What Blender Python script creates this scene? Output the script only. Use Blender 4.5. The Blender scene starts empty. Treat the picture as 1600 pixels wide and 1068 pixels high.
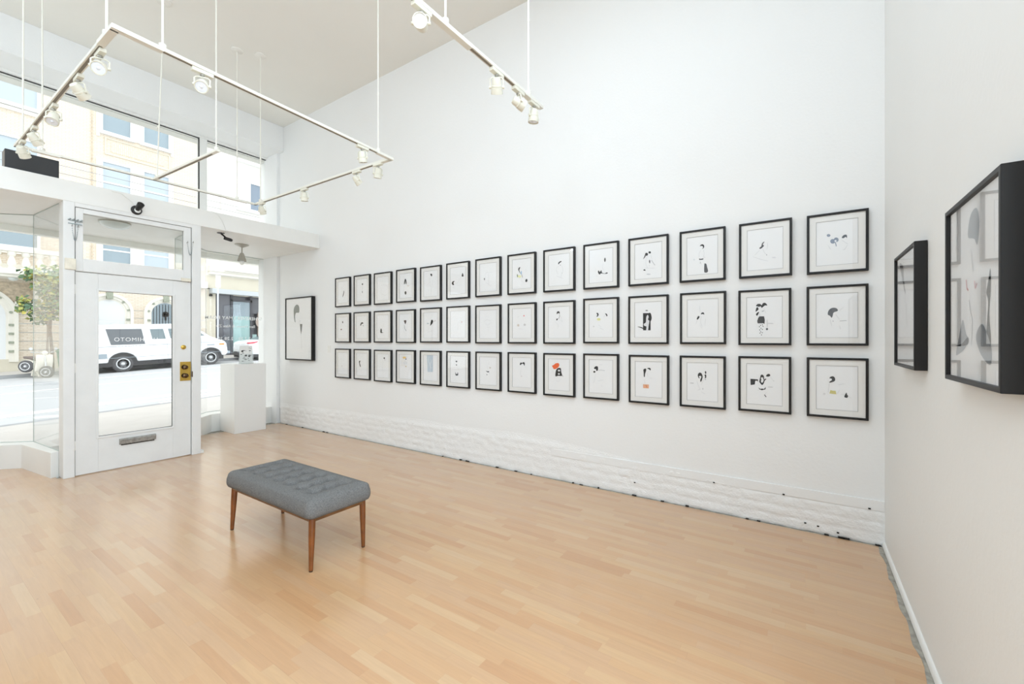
import bpy, bmesh, math, random
from mathutils import Vector, Matrix
R = math.radians
random.seed(7)
sc = bpy.context.scene
col = sc.collection

# ------------------------------------------------------------------ camera
cd = bpy.data.cameras.new('camera'); cam = bpy.data.objects.new('camera', cd); col.objects.link(cam)
cd.sensor_width = 36.0; cd.lens = 673.5 * 36 / 1600
cd.shift_y = -3.5 / 1600
cd.clip_start = 0.05; cd.clip_end = 300
cam.location = (0, 0, 1.46)
cam.rotation_euler = (R(90), 0, R(34.04 - 90))
sc.camera = cam

# ------------------------------------------------------------------ sky, lights, exposure
w = bpy.data.worlds.new('overcast_sky'); sc.world = w; w.use_nodes = True
bg = w.node_tree.nodes['Background']
bg.inputs[0].default_value = (0.965, 0.985, 1.0, 1); bg.inputs[1].default_value = 2.15
def area(name, loc, sx, sy, power, rot=(0, 0, 0), colr=(.72, .865, 1.0)):
    l = bpy.data.lights.new(name, 'AREA'); l.shape = 'RECTANGLE'; l.size = sx; l.size_y = sy
    l.energy = power; l.color = colr
    o = bpy.data.objects.new(name, l); o.location = loc; o.rotation_euler = rot; col.objects.link(o); return o
area('overhead_fill', (1.0, 1.1, 5.08), 3.0, 2.8, 60)  # added fill light above the view, not a fixture of the room
area('rear_fill', (-0.2, -3.85, 2.1), 3.0, 2.4, 165, rot=(R(90), 0, 0))  # added fill behind the camera for the lower walls; no window there
area('left_fill', (-1.1, 4.2, 5.08), 1.5, 3.0, 9)  # unseen fill added to lift the door and front wall
area('rear_overhead_fill', (-0.6, -2.2, 5.08), 2.2, 2.6, 74)  # extra fill light added out of view at the back
for i_, (loc_, pw_) in enumerate((((-0.9, 0.9, 3.9), 32), ((-1.45, 4.6, 3.95), 52), ((-0.6, -2.2, 3.6), 45))):  # added point fills, out of view, that also brighten the ceiling
    pl_ = bpy.data.lights.new('point_fill', 'POINT'); pl_.energy = pw_; pl_.color = (.72, .865, 1.0); pl_.shadow_soft_size = .35
    po_ = bpy.data.objects.new('point_fill', pl_); po_.location = loc_; col.objects.link(po_)
sc.view_settings.view_transform = 'Standard'; sc.view_settings.look = 'None'
sc.view_settings.exposure = 0.15; sc.view_settings.gamma = 1.0
sc.view_settings.use_curve_mapping = False
sc.cycles.max_bounces = 10; sc.cycles.diffuse_bounces = 6; sc.cycles.transparent_max_bounces = 24
sc.cycles.use_denoising = True
sc.cycles.sample_clamp_indirect = 6.0

# ------------------------------------------------------------------ materials
def s2l(c):
    return tuple((v/255/12.92 if v/255 <= .04045 else ((v/255+.055)/1.055)**2.4) for v in c)
M = {}
def mat(name, rgb, rough=.6, metal=0.0, spec=.5, noise=0, nscale=20, bump=0, bscale=60, emit=0, coords='Object'):
    m = bpy.data.materials.new(name); m.use_nodes = True; nt = m.node_tree; b = nt.nodes['Principled BSDF']
    c = s2l(rgb) + (1,)
    b.inputs['Base Color'].default_value = c; b.inputs['Roughness'].default_value = rough
    b.inputs['Metallic'].default_value = metal; b.inputs['Specular IOR Level'].default_value = spec
    if emit:
        b.inputs['Emission Color'].default_value = c; b.inputs['Emission Strength'].default_value = emit
    if noise or bump:
        g = nt.nodes.new('ShaderNodeNewGeometry')
        tc = nt.nodes.new('ShaderNodeTexCoord')
    if noise:
        n = nt.nodes.new('ShaderNodeTexNoise'); n.inputs['Scale'].default_value = nscale; n.inputs['Detail'].default_value = 5
        nt.links.new(tc.outputs['Object'], n.inputs['Vector'])
        r = nt.nodes.new('ShaderNodeMapRange'); r.inputs['From Min'].default_value = .3; r.inputs['From Max'].default_value = .7
        r.inputs['To Min'].default_value = 1 - noise; r.inputs['To Max'].default_value = 1 + noise * .4
        nt.links.new(n.outputs['Fac'], r.inputs['Value'])
        v = nt.nodes.new('ShaderNodeVectorMath'); v.operation = 'SCALE'; v.inputs[0].default_value = c[:3]
        nt.links.new(r.outputs['Result'], v.inputs['Scale']); nt.links.new(v.outputs['Vector'], b.inputs['Base Color'])
    if bump:
        n2 = nt.nodes.new('ShaderNodeTexNoise'); n2.inputs['Scale'].default_value = bscale; n2.inputs['Detail'].default_value = 4
        nt.links.new(tc.outputs['Object'], n2.inputs['Vector'])
        bp = nt.nodes.new('ShaderNodeBump'); bp.inputs['Strength'].default_value = bump; bp.inputs['Distance'].default_value = .01
        nt.links.new(n2.outputs['Fac'], bp.inputs['Height']); nt.links.new(bp.outputs['Normal'], b.inputs['Normal'])
    M[name] = m; return m

mat('wall_paint', (237, 237, 236), .75, noise=.012, nscale=1.2, bump=.12, bscale=45, spec=.25)
mat('partition_paint', (236, 236, 234), .55, noise=.02, nscale=1.0, bump=.08, bscale=45, spec=.35)
mat('ceiling_paint', (238, 236, 230), .9, noise=.025, nscale=.7, spec=.1)
mat('trim_paint', (236, 235, 231), .45, noise=.03, nscale=3, spec=.4)
mat('door_paint', (230, 230, 228), .4, noise=.04, nscale=5, bump=.15, bscale=25, spec=.4)
mat('pedestal_paint', (238, 237, 234), .5, spec=.4)
mat('concrete', (168, 163, 152), .9, noise=.35, nscale=25, bump=.5)
mat('gap_dark', (45, 42, 38), .9)
mat('gasket', (60, 60, 60), .7)
mat('frame_black', (26, 25, 25), .42, spec=.35)
mat('frame_side', (34, 33, 33), .45)
mat('mat_board', (235, 233, 229), .9, spec=.1)
mat('print_paper', (240, 240, 240), .9, spec=.1)
mat('bevel_shade', (160, 158, 154), .9)  # grey of the shadow line painted in at the mat opening
mat('brass', (205, 170, 80), .35, metal=.7, noise=.15, nscale=60)
mat('bronze_knob', (90, 70, 50), .25, metal=.9)
mat('zinc', (165, 163, 158), .5, metal=.5, noise=.3, nscale=40)
mat('chain_metal', (150, 158, 158), .4, metal=.6)
mat('aged_plate', (234, 227, 210), .5, noise=.12, nscale=20)
mat('black_plastic', (26, 24, 24), .35)
mat('white_plastic', (232, 231, 226), .4)
mat('track_white', (232, 230, 220), .35)
mat('track_slot', (130, 122, 108), .5)
mat('lamp_cream', (226, 223, 208), .4)
mat('lamp_reflector', (236, 242, 250), .12, spec=1.0)
mat('lamp_lens', (225, 235, 245), .08, spec=.9)
mat('nickel', (176, 172, 162), .35, metal=.4)
mat('bulb_glass', (240, 240, 236), .3)
mat('dome_glass', (226, 232, 232), .25)
mat('walnut', (124, 70, 28), .38, noise=.35, nscale=14, spec=.4)
mat('apron_wood', (122, 82, 46), .45, noise=.3, nscale=14)
mat('foot_pad', (30, 26, 22), .6)
mat('vinyl_white', (250, 250, 250), .5)
mat('soffit_paint', (247, 246, 241), .7)
# street
mat('asphalt', (190, 192, 195), .85, noise=.06, nscale=6)
mat('sidewalk', (198, 194, 190), .9, noise=.05, nscale=3)
mat('road_paint', (252, 252, 252), .7)
mat('curb', (160, 162, 165), .9, noise=.1, nscale=6)
mat('stucco_cream', (212, 206, 190), .9, noise=.04, nscale=2)
mat('stucco_white', (226, 224, 218), .9, noise=.03, nscale=2)
mat('stone_trim', (233, 230, 222), .8)
mat('medallion', (158, 164, 148), .8, noise=.2, nscale=20)
mat('carved_panel', (206, 190, 168), .9, noise=.35, nscale=9, bump=1, bscale=9)
mat('sash_white', (232, 233, 233), .5)
mat('pane_blue', (140, 156, 166), .12, spec=.6)
mat('pane_shade', (178, 190, 200), .3)
mat('curtain', (226, 229, 232), .8)
mat('pane_dark', (120, 134, 150), .1, spec=.6)
mat('shop_dark', (82, 84, 92), .2, spec=.6)
mat('shop_teal', (150, 184, 184), .15, spec=.6)
mat('shop_brown', (170, 152, 142), .4)
mat('shop_frame', (58, 58, 66), .4)
mat('awning_grey', (190, 196, 200), .6)
mat('wire_grey', (150, 150, 152), .6)
mat('car_white', (238, 240, 242), .2, spec=.5)
mat('car_trim', (150, 162, 172), .4)
mat('car_black', (58, 58, 60), .6)
mat('tyre', (84, 84, 86), .8)
mat('rim_chrome', (205, 208, 210), .25, metal=.6)
mat('car_glass', (112, 128, 134), .08, spec=.7)
mat('tinted_glass', (92, 98, 104), .1, spec=.7)
mat('amber', (240, 150, 60), .3)
mat('tail_red', (214, 70, 90), .3)
mat('scooter_cream', (244, 240, 228), .3)
mat('seat_brown', (120, 108, 104), .6)
mat('clear_shield', (226, 232, 232), .2)
mat('bark', (132, 112, 96), .9, noise=.2)
mat('bin_green', (84, 146, 122), .5)
mat('sign_white', (240, 240, 242), .5)
mat('pole_white', (214, 220, 232), .4)
mat('card_print', (60, 58, 56), .8)
mat('rim_dark', (104, 106, 110), .4, metal=.3)
mat('glass_seam', (176, 186, 180), .4)
mat('plant_pot', (120, 110, 100), .8)

def leaf_material():
    m = mat('leaves', (112, 136, 92), .6); nt = m.node_tree; b = nt.nodes['Principled BSDF']
    g = nt.nodes.new('ShaderNodeNewGeometry'); r = nt.nodes.new('ShaderNodeValToRGB')
    r.color_ramp.elements[0].color = s2l((58, 92, 76)) + (1,); r.color_ramp.elements[1].color = s2l((206, 190, 90)) + (1,)
    e = r.color_ramp.elements.new(.55); e.color = s2l((120, 150, 92)) + (1,)
    nt.links.new(g.outputs['Random Per Island'], r.inputs['Fac']); nt.links.new(r.outputs['Color'], b.inputs['Base Color'])
leaf_material()

def glass_material(name, tint=(.97, .985, .98), ior=1.45):
    m = bpy.data.materials.new(name); m.use_nodes = True; nt = m.node_tree; nt.nodes.clear()
    o = nt.nodes.new('ShaderNodeOutputMaterial'); mx = nt.nodes.new('ShaderNodeMixShader')
    t = nt.nodes.new('ShaderNodeBsdfTransparent'); t.inputs[0].default_value = tint + (1,)
    g = nt.nodes.new('ShaderNodeBsdfGlossy'); g.inputs['Roughness'].default_value = 0.01
    f = nt.nodes.new('ShaderNodeFresnel'); gm = nt.nodes.new('ShaderNodeNewGeometry')
    p = nt.nodes.new('ShaderNodeMath'); p.operation = 'POWER'; p.inputs[0].default_value = ior
    q = nt.nodes.new('ShaderNodeMath'); q.operation = 'MULTIPLY_ADD'; q.inputs[1].default_value = -2; q.inputs[2].default_value = 1
    nt.links.new(gm.outputs['Backfacing'], q.inputs[0]); nt.links.new(q.outputs[0], p.inputs[1]); nt.links.new(p.outputs[0], f.inputs['IOR'])
    nt.links.new(f.outputs[0], mx.inputs[0]); nt.links.new(t.outputs[0], mx.inputs[1]); nt.links.new(g.outputs[0], mx.inputs[2])
    nt.links.new(mx.outputs[0], o.inputs[0]); M[name] = m
glass_material('window_glass'); glass_material('picture_glass', (1, 1, 1), 1.5)
glass_material('acrylic', (.95, .96, .96), 1.45)

def nd(nt, t, **k):
    n = nt.nodes.new(t)
    for a, v in k.items(): setattr(n, a, v)
    return n
def mth(nt, op, a, b=None):
    n = nt.nodes.new('ShaderNodeMath'); n.operation = op
    for i, v in enumerate((a, b)):
        if v is None: continue
        if isinstance(v, (int, float)): n.inputs[i].default_value = v
        else: nt.links.new(v, n.inputs[i])
    return n.outputs[0]
def floor_material():
    m = bpy.data.materials.new('beech_laminate'); m.use_nodes = True; nt = m.node_tree; b = nt.nodes['Principled BSDF']
    tc = nd(nt, 'ShaderNodeTexCoord'); sp = nd(nt, 'ShaderNodeSeparateXYZ'); nt.links.new(tc.outputs['Object'], sp.inputs[0])
    X, Y = sp.outputs[0], sp.outputs[1]
    xs = mth(nt, 'DIVIDE', X, .056); row = mth(nt, 'FLOOR', xs)
    wn = nd(nt, 'ShaderNodeTexWhiteNoise', noise_dimensions='1D'); nt.links.new(row, wn.inputs['W'])
    L = mth(nt, 'ADD', .40, mth(nt, 'MULTIPLY', wn.outputs['Value'], .16))
    ys = mth(nt, 'ADD', mth(nt, 'DIVIDE', Y, L), mth(nt, 'MULTIPLY', wn.outputs['Value'], 17.3)); cl = mth(nt, 'FLOOR', ys)
    cv = nd(nt, 'ShaderNodeCombineXYZ'); nt.links.new(row, cv.inputs[0]); nt.links.new(cl, cv.inputs[1])
    w2 = nd(nt, 'ShaderNodeTexWhiteNoise', noise_dimensions='2D'); nt.links.new(cv.outputs[0], w2.inputs['Vector'])
    ramp = nd(nt, 'ShaderNodeValToRGB'); el = ramp.color_ramp.elements
    el[0].position = 0; el[0].color = s2l((194, 148, 106)) + (1,)
    el[1].position = 1; el[1].color = s2l((205, 169, 130)) + (1,)
    for ps, c in ((.12, (199, 155, 113)), (.4, (202, 161, 119)), (.6, (199, 159, 121)), (.85, (203, 163, 120))):
        e = el.new(ps); e.color = s2l(c) + (1,)
    nt.links.new(w2.outputs['Value'], ramp.inputs['Fac'])
    # long grain
    mp = nd(nt, 'ShaderNodeMapping'); mp.inputs['Scale'].default_value = (55, 3.2, 1)
    ad = nd(nt, 'ShaderNodeVectorMath', operation='ADD'); nt.links.new(tc.outputs['Object'], ad.inputs[0]); 
    sc2 = nd(nt, 'ShaderNodeVectorMath', operation='SCALE'); nt.links.new(w2.outputs['Color'], sc2.inputs[0]); sc2.inputs['Scale'].default_value = 7
    nt.links.new(sc2.outputs[0], ad.inputs[1]); nt.links.new(ad.outputs[0], mp.inputs['Vector'])
    n = nd(nt, 'ShaderNodeTexNoise'); n.inputs['Scale'].default_value = 1; n.inputs['Detail'].default_value = 5; n.inputs['Roughness'].default_value = .65; n.inputs['Distortion'].default_value = .6
    nt.links.new(mp.outputs[0], n.inputs['Vector'])
    r = nd(nt, 'ShaderNodeMapRange'); r.inputs['From Min'].default_value = .3; r.inputs['From Max'].default_value = .72
    r.inputs['To Min'].default_value = .93; r.inputs['To Max'].default_value = 1.04; nt.links.new(n.outputs['Fac'], r.inputs['Value'])
    # small knots
    kn = nd(nt, 'ShaderNodeTexVoronoi'); kn.inputs['Scale'].default_value = 2.6; nt.links.new(tc.outputs['Object'], kn.inputs['Vector'])
    kr = nd(nt, 'ShaderNodeMapRange'); kr.inputs['From Min'].default_value = .008; kr.inputs['From Max'].default_value = .02
    kr.inputs['To Min'].default_value = .72; kr.inputs['To Max'].default_value = 1; nt.links.new(kn.outputs['Distance'], kr.inputs['Value'])
    # seams between boards (every third strip)
    bx = mth(nt, 'FRACT', mth(nt, 'DIVIDE', X, .168)); seam = mth(nt, 'LESS_THAN', bx, .008)
    sx = mth(nt, 'LESS_THAN', mth(nt, 'FRACT', xs), .012); sy = mth(nt, 'LESS_THAN', mth(nt, 'FRACT', ys), .0028)
    dk = mth(nt, 'SUBTRACT', 1, mth(nt, 'ADD', mth(nt, 'MULTIPLY', seam, .13), mth(nt, 'MULTIPLY', mth(nt, 'MAXIMUM', sx, sy), .07)))
    f = mth(nt, 'MULTIPLY', mth(nt, 'MULTIPLY', r.outputs['Result'], dk), kr.outputs['Result'])
    v = nd(nt, 'ShaderNodeVectorMath', operation='SCALE'); nt.links.new(ramp.outputs['Color'], v.inputs[0]); nt.links.new(f, v.inputs['Scale'])
    nt.links.new(v.outputs[0], b.inputs['Base Color'])
    b.inputs['Roughness'].default_value = .32; b.inputs['Specular IOR Level'].default_value = .5
    n3 = nd(nt, 'ShaderNodeTexNoise'); n3.inputs['Scale'].default_value = 3; nt.links.new(tc.outputs['Object'], n3.inputs['Vector'])
    r3 = nd(nt, 'ShaderNodeMapRange'); r3.inputs['To Min'].default_value = .26; r3.inputs['To Max'].default_value = .4; nt.links.new(n3.outputs['Fac'], r3.inputs['Value'])
    nt.links.new(r3.outputs['Result'], b.inputs['Roughness'])
    b.inputs['Coat Weight'].default_value = 1; b.inputs['Coat Roughness'].default_value = .2
    M['floor'] = m
floor_material()
def fabric_material():
    m = mat('grey_tweed', (108, 110, 114), .95, spec=.1); nt = m.node_tree; b = nt.nodes['Principled BSDF']
    tc = nd(nt, 'ShaderNodeTexCoord'); n = nd(nt, 'ShaderNodeTexNoise'); n.inputs['Scale'].default_value = 420; n.inputs['Detail'].default_value = 3
    nt.links.new(tc.outputs['Object'], n.inputs['Vector'])
    n2 = nd(nt, 'ShaderNodeTexNoise'); n2.inputs['Scale'].default_value = 150; n2.inputs['Detail'].default_value = 4; nt.links.new(tc.outputs['Object'], n2.inputs['Vector'])
    s = mth(nt, 'MULTIPLY', mth(nt, 'ADD', n.outputs['Fac'], n2.outputs['Fac']), .5)
    r = nd(nt, 'ShaderNodeValToRGB'); r.color_ramp.elements[0].position = .38; r.color_ramp.elements[0].color = s2l((96, 95, 94)) + (1,)
    r.color_ramp.elements[1].position = .62; r.color_ramp.elements[1].color = s2l((130, 129, 127)) + (1,)
    nt.links.new(s, r.inputs['Fac']); nt.links.new(r.outputs['Color'], b.inputs['Base Color'])
    bp = nd(nt, 'ShaderNodeBump'); bp.inputs['Strength'].default_value = .5; bp.inputs['Distance'].default_value = .002
    nt.links.new(n.outputs['Fac'], bp.inputs['Height']); nt.links.new(bp.outputs[0], b.inputs['Normal'])
fabric_material()
def brick_material(name, c1, c2, mortar, bw=.24, bh=.075, ms=.012, vertical=False):
    m = mat(name, c1, .9); nt = m.node_tree; b = nt.nodes['Principled BSDF']
    tc = nd(nt, 'ShaderNodeTexCoord'); sp = nd(nt, 'ShaderNodeSeparateXYZ'); nt.links.new(tc.outputs['Object'], sp.inputs[0])
    cv = nd(nt, 'ShaderNodeCombineXYZ'); nt.links.new(sp.outputs[2 if vertical else 0], cv.inputs[0]); nt.links.new(sp.outputs[0 if vertical else 2], cv.inputs[1])
    k = nd(nt, 'ShaderNodeTexBrick'); k.inputs['Scale'].default_value = 1
    k.inputs['Brick Width'].default_value = bw; k.inputs['Row Height'].default_value = bh; k.inputs['Mortar Size'].default_value = ms
    k.inputs['Color1'].default_value = s2l(c1) + (1,); k.inputs['Color2'].default_value = s2l(c2) + (1,); k.inputs['Mortar'].default_value = s2l(mortar) + (1,)
    nt.links.new(cv.outputs[0], k.inputs['Vector']); nt.links.new(k.outputs['Color'], b.inputs['Base Color'])
brick_material('cream_brick', (228, 220, 208), (221, 209, 193), (208, 193, 175))
brick_material('soldier_brick', (228, 218, 202), (222, 208, 188), (208, 190, 168), vertical=True)
def painted_brick_material():
    m = mat('painted_brick', (238, 238, 236), .6, bump=.5, bscale=70); nt = m.node_tree; b = nt.nodes['Principled BSDF']
    tc = nd(nt, 'ShaderNodeTexCoord'); n = nd(nt, 'ShaderNodeTexNoise'); n.inputs['Scale'].default_value = 9; n.inputs['Detail'].default_value = 7; n.inputs['Roughness'].default_value = .75
    nt.links.new(tc.outputs['Object'], n.inputs['Vector'])
    r = nd(nt, 'ShaderNodeValToRGB'); r.color_ramp.elements[0].position = .26; r.color_ramp.elements[0].color = s2l((120, 112, 100)) + (1,)
    r.color_ramp.elements[1].position = .32; r.color_ramp.elements[1].color = s2l((238, 238, 237)) + (1,)
    nt.links.new(n.outputs['Fac'], r.inputs['Fac']); nt.links.new(r.outputs['Color'], b.inputs['Base Color'])
painted_brick_material()

# ------------------------------------------------------------------ mesh helpers
def wloc(o):
    v = Vector((0, 0, 0))
    while o: v += o.location; o = o.parent
    return v
class MB:
    def __init__(s): s.v = []; s.f = []; s.m = []; s.cur = 0
    def add(s, vs, fs):
        n = len(s.v); s.v += [tuple(v) for v in vs]
        for f in fs: s.f.append(tuple(i + n for i in f)); s.m.append(s.cur)
        return s
    def box(s, x0, x1, y0, y1, z0, z1, T=None):
        vs = [Vector((x, y, z)) for x in (x0, x1) for y in (y0, y1) for z in (z0, z1)]
        if T: vs = [T @ v for v in vs]
        return s.add(vs, [(0, 1, 3, 2), (4, 6, 7, 5), (0, 4, 5, 1), (2, 3, 7, 6), (0, 2, 6, 4), (1, 5, 7, 3)])
    def cyl(s, p0, p1, r0, r1=None, n=12, cap=True):
        p0, p1 = Vector(p0), Vector(p1); r1 = r0 if r1 is None else r1
        d = (p1 - p0).normalized(); a = d.orthogonal().normalized(); b = d.cross(a)
        vs = []
        for p, r in ((p0, r0), (p1, r1)):
            for i in range(n):
                t = 2 * math.pi * i / n; vs.append(p + (a * math.cos(t) + b * math.sin(t)) * r)
        fs = [(i, (i + 1) % n, n + (i + 1) % n, n + i) for i in range(n)]
        if cap: fs += [tuple(range(n - 1, -1, -1)), tuple(range(n, 2 * n))]
        return s.add(vs, fs)
    def lathe(s, prof, p=(0, 0, 0), axis=(0, 0, 1), n=20, cap=True):
        """prof: (distance along axis, radius)"""
        p = Vector(p); d = Vector(axis).normalized(); a = d.orthogonal().normalized(); b = d.cross(a)
        vs = []; fs = []
        for (h, r) in prof:
            for i in range(n):
                t = 2 * math.pi * i / n; vs.append(p + d * h + (a * math.cos(t) + b * math.sin(t)) * max(r, 1e-5))
        for k in range(len(prof) - 1):
            for i in range(n):
                j = (i + 1) % n; fs.append((k*n+i, k*n+j, (k+1)*n+j, (k+1)*n+i))
        if cap: fs += [tuple(range(n - 1, -1, -1)), tuple(range((len(prof)-1)*n, len(prof)*n))]
        return s.add(vs, fs)
    def prism(s, pts, a, b, plane='xz'):
        """extrude a 2D polygon between a and b on the axis the plane leaves out"""
        n = len(pts)
        def P(u, v, t): return {'xz': (u, t, v), 'yz': (t, u, v), 'xy': (u, v, t)}[plane]
        vs = [P(u, v, a) for u, v in pts] + [P(u, v, b) for u, v in pts]
        fs = [(i, (i+1) % n, n + (i+1) % n, n + i) for i in range(n)] + [tuple(range(n-1, -1, -1)), tuple(range(n, 2*n))]
        return s.add(vs, fs)
    def tube(s, pts, r, n=6):
        pts = [Vector(p) for p in pts]; vs = []; fs = []; a = None
        for i, p in enumerate(pts):
            d = (pts[min(i+1, len(pts)-1)] - pts[max(i-1, 0)]).normalized()
            if a is None: a = d.orthogonal().normalized()
            a = (a - d * a.dot(d)).normalized(); b = d.cross(a)
            for k in range(n):
                t = 2*math.pi*k/n; vs.append(p + (a*math.cos(t) + b*math.sin(t))*r)
        for i in range(len(pts)-1):
            for k in range(n):
                j = (k+1) % n; fs.append((i*n+k, i*n+j, (i+1)*n+j, (i+1)*n+k))
        fs += [tuple(range(n-1, -1, -1)), tuple(range((len(pts)-1)*n, len(pts)*n))]
        return s.add(vs, fs)
    def ring(s, x0, x1, z0, z1, wd, y0, y1):
        """rectangular frame in the xz plane, mitred, from y0 to y1"""
        o = [(x0, z0), (x1, z0), (x1, z1), (x0, z1)]; i = [(x0+wd, z0+wd), (x1-wd, z0+wd), (x1-wd, z1-wd), (x0+wd, z1-wd)]
        vs = [(a, y, b) for y in (y0, y1) for L in (o, i) for a, b in L]; fs = []
        for k in range(4):
            j = (k+1) % 4
            fs += [(k, j, 8+j, 8+k), (4+k, 12+k, 12+j, 4+j), (k, 4+k, 4+j, j), (8+k, 8+j, 12+j, 12+k)]
        return s.add(vs, fs)
    def build(s, name, mt, parent=None, bevel=0, smooth=False, seg=2, local=False, weight=True):
        me = bpy.data.meshes.new(name)
        off = Vector((0, 0, 0)) if (parent is None or local) else wloc(parent)
        me.from_pydata([tuple(Vector(v) - off) for v in s.v], [], s.f)
        mts = mt if isinstance(mt, (list, tuple)) else [mt]
        for q in mts: me.materials.append(M[q] if isinstance(q, str) else q)
        for p, mi in zip(me.polygons, s.m): p.material_index = mi; p.use_smooth = smooth
        bm = bmesh.new(); bm.from_mesh(me); bmesh.ops.recalc_face_normals(bm, faces=bm.faces); bm.to_mesh(me); bm.free()
        o = bpy.data.objects.new(name, me); col.objects.link(o)
        if parent: o.parent = parent
        if bevel:
            b = o.modifiers.new('bevel', 'BEVEL'); b.width = bevel; b.segments = seg; b.limit_method = 'ANGLE'; b.angle_limit = R(35)
            if not smooth:
                for p in me.polygons: p.use_smooth = True
                wn = o.modifiers.new('wn', 'WEIGHTED_NORMAL')
        if smooth and not bevel:
            try: me.set_sharp_from_angle(angle=R(40))
            except Exception: pass
        return o
def thing(name, label, cat, loc=(0, 0, 0), rz=0, group=None, rot=None):
    o = bpy.data.objects.new(name, None); col.objects.link(o); o.empty_display_size = .1
    o.location = loc; o.rotation_euler = rot or (0, 0, rz); o['label'] = label; o['category'] = cat
    if group: o['group'] = group
    return o
def tag(o, label, cat, group=None):
    o['label'] = label; o['category'] = cat
    if group: o['group'] = group
    return o
def struct(o): o['kind'] = 'structure'; return o
def sgroup(name, loc=(0, 0, 0)):
    o = bpy.data.objects.new(name, None); col.objects.link(o); o.location = loc; o['kind'] = 'structure'; return o
def copy_tree(o, parent=None):
    c = o.copy(); col.objects.link(c)
    if parent: c.parent = parent
    for ch in list(o.children): copy_tree(ch, c)
    return c
def S(name, m, mb, **k): return struct(mb.build(name, m, **k))

# ================================================================== THE ROOM
X0, YP, ZC = 4.0, -0.478, 5.16
S('floor', 'floor', MB().box(-2, 3.972, YP + .03, 6.50, -.012, 0).box(2.40, 3.972, 6.50, 7.62, -.012, 0).box(-2, 1.08, 6.50, 7.52, -.012, 0)
  .box(-2, .96, YP - 3.5, YP + .03, -.012, 0))
S('trim_1', 'concrete', MB().box(-2.2, 4.2, -4.2, 8.1, -.15, -.013))
S('trim_2', 'concrete', MB().box(3.95, X0, YP, 7.66, -.013, -.002))
m = MB(); 
n = 60
pts = [(1.0 + (3.97-1.0)*i/n, YP + .034 + .006*math.sin(i*.9) + .007*random.random()) for i in range(n+1)]
m.prism([(1.0, YP-.02), (3.97, YP-.02)] + pts[::-1], -.012, .0015, 'xy')
S('trim_3', 'concrete', m)
S('ceiling', 'ceiling_paint', MB().box(-2.2, 4.2, -4.2, 8.2, ZC, ZC + .2))
S('wall_right', 'wall_paint', MB().box(X0, X0 + .25, -4.2, 8.3, .26, ZC).box(X0+.02, X0+.25, -4.2, 8.3, -.1, .27))
S('wall_left', 'wall_paint', MB().box(-2.2, -2, -4.2, 8.2, -.1, ZC))
S('wall_rear', 'wall_paint', MB().box(-2.2, 4.2, -4.2, -4, -.1, ZC))
S('wall_partition', 'partition_paint', MB().box(1.55, X0 + .01, YP - .14, YP, -.01, ZC))
# quarter-round at the foot of the partition
m = MB(); q = [(0, 0)] + [(.016*math.cos(t), .03*math.sin(t)) for t in [R(a) for a in range(0, 91, 15)]]
m.prism([(YP + a, .004 + b) for a, b in q], 1.56, X0 - .01, 'yz'); S('baseboard_partition', 'trim_paint', m, smooth=False)

# lower painted brick band on the long wall, uneven courses
def brick_band():
    v = []; f = []
    ny, nz = 620, 22; ya, yb = YP, 7.60
    from mathutils import noise as N
    for j in range(nz+1):
        for i in range(ny+1):
            y = ya + (yb-ya)*i/ny
            top = .248 + .17*min(1, max(0, (y - .4)/1.8)) - .06*min(1, max(0, (y - 4)/3)) + .03*N.noise(Vector((y*1.3, 0, 0)))*min(1, max(0, (y-1.2)))
            z = top*j/nz
            row = int(z/.078); fz = (z/.078) % 1
            fy = ((y + (row % 2)*.105)/.21) % 1
            ed = min(fz, 1-fz)*.078; ey = min(fy, 1-fy)*.21
            mort = min(1, min(ed, ey)/.016)
            lump = N.fractal(Vector((y*9, z*14, row)), 1.0, 2.0, 3)
            fade = 1 - max(0, (j/nz-.82)/.18) if y > 1 else 1
            dx = (.006 + .0045*mort + .005*lump) * fade
            if j == nz: dx = .0016
            if j == 0: dx = .004 + .008*lump
            v.append((X0 - dx + .001, y, z))
    for j in range(nz):
        for i in range(ny):
            a = j*(ny+1)+i; f.append((a, a+1, a+ny+2, a+ny+1))
    m = MB(); m.add(v, f); return S('trim_4', 'painted_brick', m, smooth=True)
brick_band()
# flat casing above the bricks near the corner, dying into the plaster
S('trim_5', 'wall_paint', MB().box(X0-.010, X0, YP, 2.2, .243, .318), bevel=.003)
m = MB()
for k in range(26):
    y = YP + .02 + 7.9*random.random()**1.3
    m.box(X0-.022, X0-.004, y, y + random.uniform(.01, .05), 0, random.uniform(.004, .012))
for y, z in ((.12, .245), (-.40, .248), (.62, .246), (-.1, .05), (-.02, .055), (-.22, .03), (1.3, .12)):
    m.box(X0-.016, X0-.005, y, y+.014, z, z+.009)
S('trim_6', 'gap_dark', m)

# front wall above the display bays
S('wall_front', 'wall_paint', MB().box(-2, X0, 7.51, 8.0, 4.73, ZC), bevel=.004)
w1 = sgroup('window_1')
fr = MB().box(-2, X0, 7.99, 8.12, 4.70, 4.80).box(2.922, 3.022, 8.0, 8.12, 3.0, 4.71).box(-2, X0, 8.0, 8.12, 3.0, 3.17)
fr.build('frame', 'trim_paint', w1, bevel=.004)
MB().box(-2, 2.922, 8.03, 8.045, 4.688, 4.703).box(3.022, 3.957, 8.03, 8.045, 4.688, 4.703).box(2.910, 2.923, 8.02, 8.045, 3.1, 4.70).build('gasket', 'gasket', w1)
MB().box(-2, 2.923, 8.05, 8.056, 3.1, 4.705).build('pane', 'window_glass', w1)
MB().box(3.021, 3.96, 8.05, 8.056, 3.1, 4.705).build('pane', 'window_glass', w1)

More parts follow.
